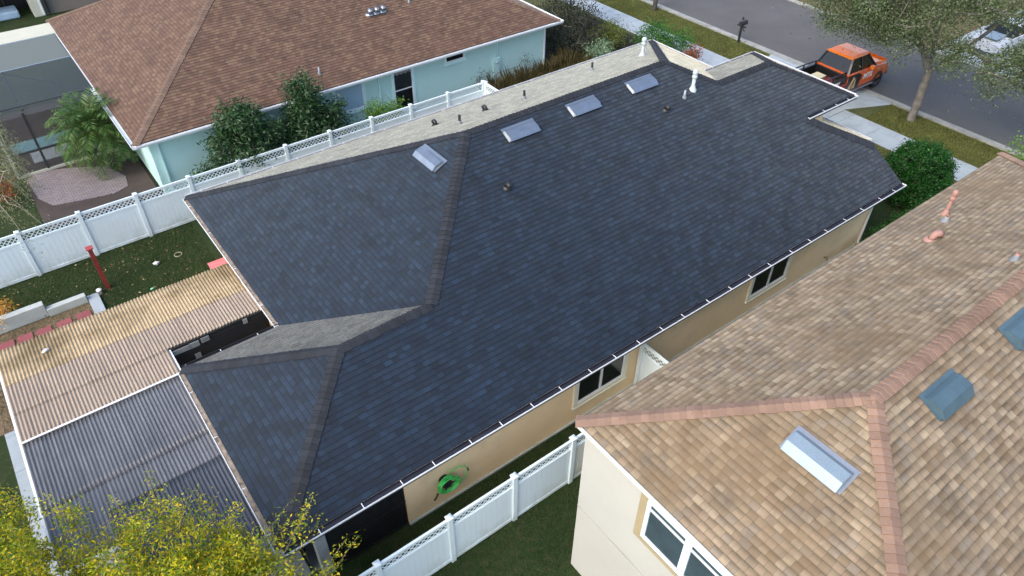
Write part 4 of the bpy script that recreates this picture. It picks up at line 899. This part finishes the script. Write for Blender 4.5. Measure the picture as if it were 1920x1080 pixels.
def pbeam(a,b,w,m,name='beam',h=None): k=MB(); k.bar(a,b,w,h); return k.build(name,m,PC)
pbeam((WX,6.12,ZP+.055),(-.03,6.12,ZP+.055),.05,M_whitem,'flashing',.02)
pbeam((WX-.03,3.0,ZP-.03),(WX-.03,9.8,ZP-.03),.05,M_whitem,'side_flashing',.06); pbeam((-.1,.5,ZP+.03),(-.1,6.1,ZP+.03),.035,M_galv,'side_flashing',.03)
pbeam((WX-.02,9.76,ZP-.06),(2.55,9.76,ZP-.06),.05,mat('rusty brown beam',(.16,.08,.05),.9,var=.3),'beam',.08)
pbeam((.0,7.19,ZP-.07),(2.62,7.19,ZP-.07),.04,M_bronze,'beam',.12); pbeam((-.03,6.15,ZP-.07),(-.03,7.19,ZP-.07),.04,M_whitem,'beam',.1)
for x in (WX,-1.9,.4): 
    for y in (9.7,3.2): pbeam((x,y,0),(x,y,ZP-.05),.09,M_bronze,'post')
# screened side under the cover, seen through the gap
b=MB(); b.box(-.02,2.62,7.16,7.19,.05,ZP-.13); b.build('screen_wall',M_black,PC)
pan=mat('painted daylight patch',(.24,.25,.24),.6,var=.2)  # pale boxes on the black wall: reflected light painted as colour
def ony(u,v,y):
    d=ray(u,v); return CAM+d*((y-CAM.y)/d.y)
for quad in (((326,668),(354,655),(356,646),(325,660)),((358,654),(373,648),(372,638),(359,645)),((378,642),(394,637),(391,629),(376,637)),((457,608),(464,605),(463,598),(455,600)),((369,674),(379,671),(376,660),(370,663))):
    ps=[ony(*uv,7.14) for uv in quad]; xs=[q_.x for q_ in ps]; zs=[q_.z for q_ in ps]
    g_=MB(); g_.box(min(xs),max(xs),7.135,7.155,min(zs),max(zs)); g_.build('pane',pan,PC)
b=MB(); b.box(-3.6,2.6,.7,9.6,.01,.05); kind(b.build('patio',M_conc,loc=(0,0,0)),'structure')
q=at(86,660,ZP+.05); b=MB(); b.tube([q+Vector((-.08,0,.02)),q+Vector((.02,.02,.05)),q+Vector((.1,.05,.03))],[.03,.045,.02],7); tag(b.build('bone_toy',M_whitem),'small white toy lying on the stained yellow patio cover','toy')
# ------------------------------------------------------------------ back yard things
b=MB(); 
q0=at(10,742,.0); 
b.box(-4.6,-2.55,14.05,14.30,0,.52); lw=b.build('garden_wall',M_conc2,bevel=.015); tag(lw,'taller left length of the low grey block wall on the back lawn','wall')
b=MB(); b.box(-2.54,-1.35,14.0,14.22,0,.30); tag(b.build('garden_wall',M_conc2,bevel=.015),'shorter right length of the low grey block wall on the back lawn','wall')
b=MB(); b.box(-1.33,-.98,12.8,14.25,0,.10); tag(b.build('concrete_slab',M_conc,bevel=.01),'flat concrete slab at the right end of the low block wall','slab')
slabs('path',-4.6,-3.72,1.0,9.58,M_conc,.035,1.4)
sheet('path',[(-4.9,9.6),(-1.34,9.6),(-1.34,14.0),(-4.9,14.05)],M_gravel,.010)
m_rp=mat('dull red stepping stone',(.24,.07,.075),.9,var=.15,bump=.3)
for i,uv in enumerate(((158,592),(122,607),(84,622),(48,635),(13,649))):
    q=at(*uv,.05); T=Matrix.Translation((q.x,q.y,0))@Matrix.Rotation(R_(random.uniform(-5,5)),4,'Z'); b=MB(); b.box(-.22,.22,-.24,.24,0,.045,T)
    o=b.build('paver',m_rp,bevel=.008); tag(o,'square dull red stepping stone, '+['nearest the concrete slab at the end of the block wall','second from the concrete slab','in the middle of the row of five','second from the left end of the row','leftmost and half hidden by the patio cover'][i],'stepping stone','red stepping stones beside the patio cover')
p0=at(203,540,0); p1=at(170,473,1.75); b=MB(); b.box(-.07,.07,-.07,.07,0,1.72,Matrix.Translation((p0.x,p0.y,0))); rp=b.build('post',M_redw,loc=(p0.x,p0.y,0),bevel=.006); tag(rp,'dark red painted wooden post standing on the back lawn','post')
b=MB(); b.box(-.11,.11,-.11,.11,1.72,1.76,Matrix.Translation((p0.x,p0.y,0))); b.build('cap',mat('faded red paint',(.40,.07,.07),.7),rp)
q=at(187,547,.08); b=MB(); b.lathe([(.06,-.08),(.06,.06),(.09,.07),(.09,.1),(.001,.11)],q,10); tag(b.build('yard_lamp',M_whitem),'small white topped garden light in the lawn by the red post','garden light')
q=at(293,494,.05); b=MB(); b.tube([q+Vector((-.09,0,0)),q+Vector((.0,.03,.04)),q+Vector((.1,.0,.0))],[.05,.03,.05],8); b.tube([q+Vector((0,-.08,0)),q+Vector((0,.08,.03))],[.04,.03],8); tag(b.build('dog_toy',M_whitem),'white bone shaped toy lying on the back lawn','toy')
q=at(287,541,.04); b=MB(); b.tube([q+Vector((-.08,0,0)),q+Vector((.08,.03,.0))],[.035,.02],8); tag(b.build('dog_toy',mat('pale green plastic',(.2,.55,.35),.5)),'small pale green toy on the lawn close to the patio cover','toy')
q=at(334,477,.03); b=MB(); pts=[q+Vector((.13*math.cos(a_),.13*math.sin(a_),0)) for a_ in np.linspace(0,6.28,18)]; b.tube(pts,.018,6); tag(b.build('ring_toy',mat('tan rope',(.3,.28,.2),.9)),'pale ring lying on the lawn near the dark roof','toy')
a_=at(400,492,1.2); b=MB(); a_=at(414,497,1.0); T=Matrix.Translation((a_.x,a_.y,0)); b.box(-.32,.3,-.2,.3,0,.98,T); pb=b.build('play_kitchen',mat('faded pink plastic',(.62,.20,.22),.5,var=.08),bevel=.03); tag(pb,'pink plastic box standing between the dark roof eave and the patio cover','plastic box')
b=MB(); b.box(-.34,.32,-.22,.32,.985,1.03,T); b.build('lid',mat('faded red lid',(.66,.16,.18),.5),pb,bevel=.01)
# ------------------------------------------------------------------ street things
q=at(1384,80,0); mb=empty('mailbox',(q.x,q.y,0),'black mailbox on a black post between the verge and the road','mailbox')
b=MB(); b.box(-.05,.05,-.05,.05,0,1.15); b.build('post',M_blkm,mb,local=True); b=MB(); b.bar((0,-.28,.95),(0,.28,.95),.07); b.bar((0,-.25,.7),(0,-.05,.95),.04); b.build('arm',M_blkm,mb,local=True)
b=MB(); pr=[(-.1,0),(.1,0),(.1,.13)]+[(.1*math.cos(t_),.13+.1*math.sin(t_)) for t_ in np.linspace(.3,2.84,8)]+[(-.1,.13)]
T=Matrix(((0,0,1,-.2),(1,0,0,0),(0,1,0,1.0),(0,0,0,1))); b.prism(pr,.52,T); b.xf(Matrix.Translation((.05,0,0))); b.build('box',M_blkm,mb,local=True); b=MB(); b.lathe([(.05,1.3),(.07,1.36),(.001,1.5)],(0,0,0),8); b.build('finial',M_blkm,mb,local=True)
def text(s,size,T,m,parent,name='lettering',sx=1.,bold=.0):
    cu=bpy.data.curves.new(name,'FONT'); cu.body=s; cu.size=size; cu.extrude=.003; cu.offset=bold; cu.align_x='CENTER'; cu.align_y='CENTER'; cu.resolution_u=3
    o=bpy.data.objects.new('tmp',cu); me=bpy.data.meshes.new_from_object(o); bpy.data.objects.remove(o)
    me.transform(T@Matrix.Diagonal((sx,1,1,1))); me.materials.clear(); me.materials.append(m); o=bpy.data.objects.new(name,me); C.objects.link(o); o.parent=parent; return o
def loft(st,m,mi=0):   # st: list of (x, [(y,z)...]) closed sections, equal counts
    n=len(st[0][1]); base=len(m.v)
    for x,sec in st:
        for y,z in sec: m.v.append((x,y,z))
    for i in range(len(st)-1):
        for k in range(n):
            a=base+i*n+k;b_=base+i*n+(k+1)%n; m.f.append((a,b_,b_+n,a+n)); m.uv+=[(0,0)]*4; m.mi.append(mi); m.sm.append(False)
    for off in (base,base+(len(st)-1)*n): m.f.append(tuple(range(off,off+n))); m.uv+=[(0,0)]*n; m.mi.append(mi); m.sm.append(False)
def wheel(root,x,y,r,w,rimm):
    T=Matrix.Translation((x,y,r))@Matrix.Rotation(R_(90),4,'X'); b=MB(); b.lathe([(r*.6,-w/2),(r*.93,-w/2),(r,-w/2+.03),(r,w/2-.03),(r*.93,w/2),(r*.6,w/2)],(0,0,0),24); b.xf(T); wh=b.build('wheel',mat('tyre rubber',(.02,.02,.02),.85),root,local=True)
    b=MB(); 
    for s_ in (-1,1): b.lathe([(.001,s_*w*.36),(r*.2,s_*w*.36),(r*.25,s_*w*.25),(r*.55,s_*w*.25),(r*.62,s_*w*.45)],(0,0,0),24)
    b.xf(T); b.build('rim',rimm,wh,local=True)
def sec(hw,zb,zs,zt,tum=.05): return [(-hw+.04,zb),(hw-.04,zb),(hw,zb+.12),(hw,zs),(hw-tum,zt),(-hw+tum,zt),(-hw,zs),(-hw,zb+.12)]
def carpaint(name,c,**k): 
    m=mat(name,c,.28,var=.03,**k); m.node_tree.nodes['Principled BSDF'].inputs['Coat Weight'].default_value=.2; return m
M_or=carpaint('orange car paint',(.95,.22,.02)); M_or2=carpaint('dark orange car paint',(.62,.11,.02)); M_bk=carpaint('black car paint',(.012,.012,.013)); M_sil=carpaint('silver car paint',(.42,.46,.50),dirt=((.2,.2,.2),3,.5,.7,.6)); M_gl=mat('dark car glass',(.01,.012,.012),.06)
# pickup truck, nose toward +X
TK=empty('pickup_truck',(29.75,8.62,0),'orange and black pickup truck parked at the end of the driveway behind the dark roof','pickup truck',rz=R_(-2))
b=MB(); 
loft([(0.0,sec(.94,.48,.95,1.16)),(2.05,sec(.97,.45,.98,1.18)),(2.06,sec(.97,.45,.98,1.18))],b)
b.v=[]; b.f=[];b.uv=[];b.mi=[];b.sm=[]
# bed as an open tub
for s_ in (-1,1): 
    y0,y1=(s_*.82,s_*.97) if s_>0 else (-.97,-.82); b.box(0,2.02,y0,y1,.45,1.18)
b.box(0,.08,-.82,.82,.5,1.18); b.box(1.96,2.03,-.82,.82,.5,1.2); b.box(.08,1.96,-.82,.82,.55,.62); b.build('bed',M_bk,TK,local=True,bevel=.02)
b=MB(); loft([(2.04,sec(.97,.42,1.0,1.22)),(4.15,sec(.98,.42,1.02,1.20)),(4.5,sec(.97,.42,1.0,1.16)),(5.3,sec(.95,.45,.92,1.06)),(5.62,sec(.88,.5,.8,.9,.1))],b); bd_=b.build('body',M_or2,TK,local=True,bevel=.03)
b=MB(); loft([(4.2,sec(.80,1.17,1.18,1.235)),(5.0,sec(.78,1.06,1.1,1.16)),(5.5,sec(.70,.95,.98,1.02))],b); b.build('hood',M_or,TK,local=True,bevel=.02)
b=MB()
bt=[(2.08,-.90),(2.08,.90),(4.25,.90),(4.25,-.90)]; tp=[(2.42,-.70),(2.42,.70),(3.62,.70),(3.62,-.70)]
B0=[Vector((x,y,1.20)) for x,y in bt]; B1=[Vector((x,y,1.80)) for x,y in tp]
for i in range(4): b.face([B0[i],B0[(i+1)%4],B1[(i+1)%4],B1[i]])
b.face(B1); b.build('windows',M_gl,TK,local=True)
b=MB(); loft([(2.36,[(-.72,1.80),(.72,1.80),(.62,1.87),(-.62,1.87)]),(3.0,[(-.74,1.80),(.74,1.80),(.62,1.91),(-.62,1.91)]),(3.72,[(-.72,1.79),(.72,1.79),(.60,1.87),(-.60,1.87)])],b); b.build('roof',M_or,TK,local=True,bevel=.02)
for i in range(4): b=MB(); b.bar(B0[i]+Vector((0,0,-.02)),B1[i],.09); b.build('pillar',M_bk,TK,local=True)
for s_ in (-1,1): b=MB(); b.bar((3.15,s_*.905,1.2),(3.1,s_*.705,1.8),.07); b.build('pillar',M_bk,TK,local=True)
b=MB(); b.box(2.03,2.10,-.85,.85,1.19,1.26); b.build('cab_rail',M_or2,TK,local=True,bevel=.01)
for s_ in (-1,1):
    b=MB(); Tm=Matrix(((1,0,0,0),(0,0,s_*1.0,s_*.972),(0,1,0,0),(0,0,0,1)))
    b.prism([(2.06,.45),(3.05,.45),(3.2,1.0),(2.9,1.15),(2.06,1.15)],.012,Tm); b.build('side_graphic',M_bk,TK,local=True)
    b=MB(); b.prism([(2.2,.5),(2.45,.5),(2.62,1.0),(2.5,1.05)],.006,Tm@Matrix.Translation((0,0,.013))); b.prism([(2.55,.48),(2.8,.48),(2.72,.95)],.006,Tm@Matrix.Translation((0,0,.013))); b.build('side_graphic',mat('tan vinyl graphic',(.5,.36,.2),.4),TK,local=True)
    b=MB(); b.box(2.1,4.3,s_*1.0-.06,s_*1.0+.06,.36,.41); b.build('running_board',M_galv,TK,local=True,bevel=.01)
    b=MB(); b.box(3.72,3.9,s_*1.04-.1,s_*1.04+.1,1.14,1.32); b.build('mirror',M_or,TK,local=True,bevel=.03)
    b=MB(); b.box(5.48,5.6,s_*.72-.16,s_*.72+.16,.72,.86); b.build('headlight',M_galvw,TK,local=True,bevel=.02)
M_wl=mat('white lettering',(.8,.8,.8),.5)
text('MTR',.36,Matrix(((1,0,0,3.72),(0,0,-1,-.985),(0,1,0,.86),(0,0,0,1))),M_wl,TK,bold=.01); text('387',.26,Matrix(((1,0,0,1.25),(0,0,-1,-.975),(0,1,0,.98),(0,0,0,1))),M_wl,TK,bold=.006)
for x in (1.0,4.75):
    for s_ in (-1,1): wheel(TK,x,s_*.86,.41,.27,M_bk)
b=MB(); b.box(5.55,5.72,-.85,.85,.42,.62); b.build('bumper',M_bk,TK,local=True,bevel=.03)
b=MB(); b.box(-.35,.35,-.25,.25,0,.38,Matrix.Translation((31.0,8.75,.70))); cb_=tag(b.build('storage_box',mat('yellowed plastic',(.50,.44,.24),.6),bevel=.02),'pale yellow storage box in the bed of the orange truck','box')
b=MB(); b.box(-.37,.37,-.27,.27,.385,.42,Matrix.Translation((31.0,8.75,.70))); b.build('lid',mat('cream plastic',(.60,.56,.38),.6),cb_,bevel=.01)
b=MB(); b.box(-.3,.3,-.35,.35,0,.3,Matrix.Translation((30.25,9.2,.70))); tag(b.build('crate',mat('grey crate',(.25,.27,.3),.6),bevel=.02),'grey crate in the rear corner of the orange truck bed','crate')
b=MB()
for y_ in (-.86,.86): b.bar((.1,y_,1.35),(1.95,y_,1.35),.05); [b.bar((x_,y_,1.18),(x_,y_,1.35),.05) for x_ in (.12,1.0,1.93)]
b.bar((.12,-.86,1.35),(.12,.86,1.35),.05); b.build('bed_rack',M_bk,TK,local=True)
b=MB(); b.box(-.28,.28,-.55,.55,0,.28); b.xf(Matrix.Translation((31.35,8.0,.70))); tag(b.build('toolbox',mat('dark red toolbox',(.16,.03,.03),.5),bevel=.02),'dark red toolbox against the cab in the truck bed','toolbox')
TK.scale=(1,1,1.08)
# silver sedan on the far driveway
CR=empty('parked_car',(42.6,6.3,0),'silver car on the driveway across the road behind the oak branches','car',rz=R_(-3))
b=MB(); loft([(0,sec(.78,.35,.6,.72,.1)),(.3,sec(.88,.3,.66,.80)),(1.4,sec(.90,.25,.72,.92)),(3.6,sec(.90,.25,.74,.96)),(4.3,sec(.88,.3,.74,.95)),(4.65,sec(.80,.38,.7,.85,.1))],b); b.build('body',M_sil,CR,local=True,bevel=.04)
bt=[(1.2,-.80),(1.2,.80),(4.1,.80),(4.1,-.80)]; tp=[(2.0,-.62),(2.0,.62),(3.4,.62),(3.4,-.62)]; b=MB(); B0=[Vector((x,y,.93)) for x,y in bt]; B1=[Vector((x,y,1.38)) for x,y in tp]
for i in range(4): b.face([B0[i],B0[(i+1)%4],B1[(i+1)%4],B1[i]])
b.face(B1); b.build('windows',M_gl,CR,local=True)
b=MB(); loft([(1.95,[(-.64,1.38),(.64,1.38),(.55,1.42),(-.55,1.42)]),(3.45,[(-.64,1.38),(.64,1.38),(.55,1.43),(-.55,1.43)])],b); b.build('roof',M_sil,CR,local=True,bevel=.015)
b=MB(); b.box(.3,1.25,-.45,.45,.9,.935,Matrix.Rotation(R_(-3),4,'Y')); b.build('hood_panel',M_galvw,CR,local=True)
for x in (.85,3.7):
    for s_ in (-1,1): wheel(CR,x,s_*.8,.32,.2,M_galv)
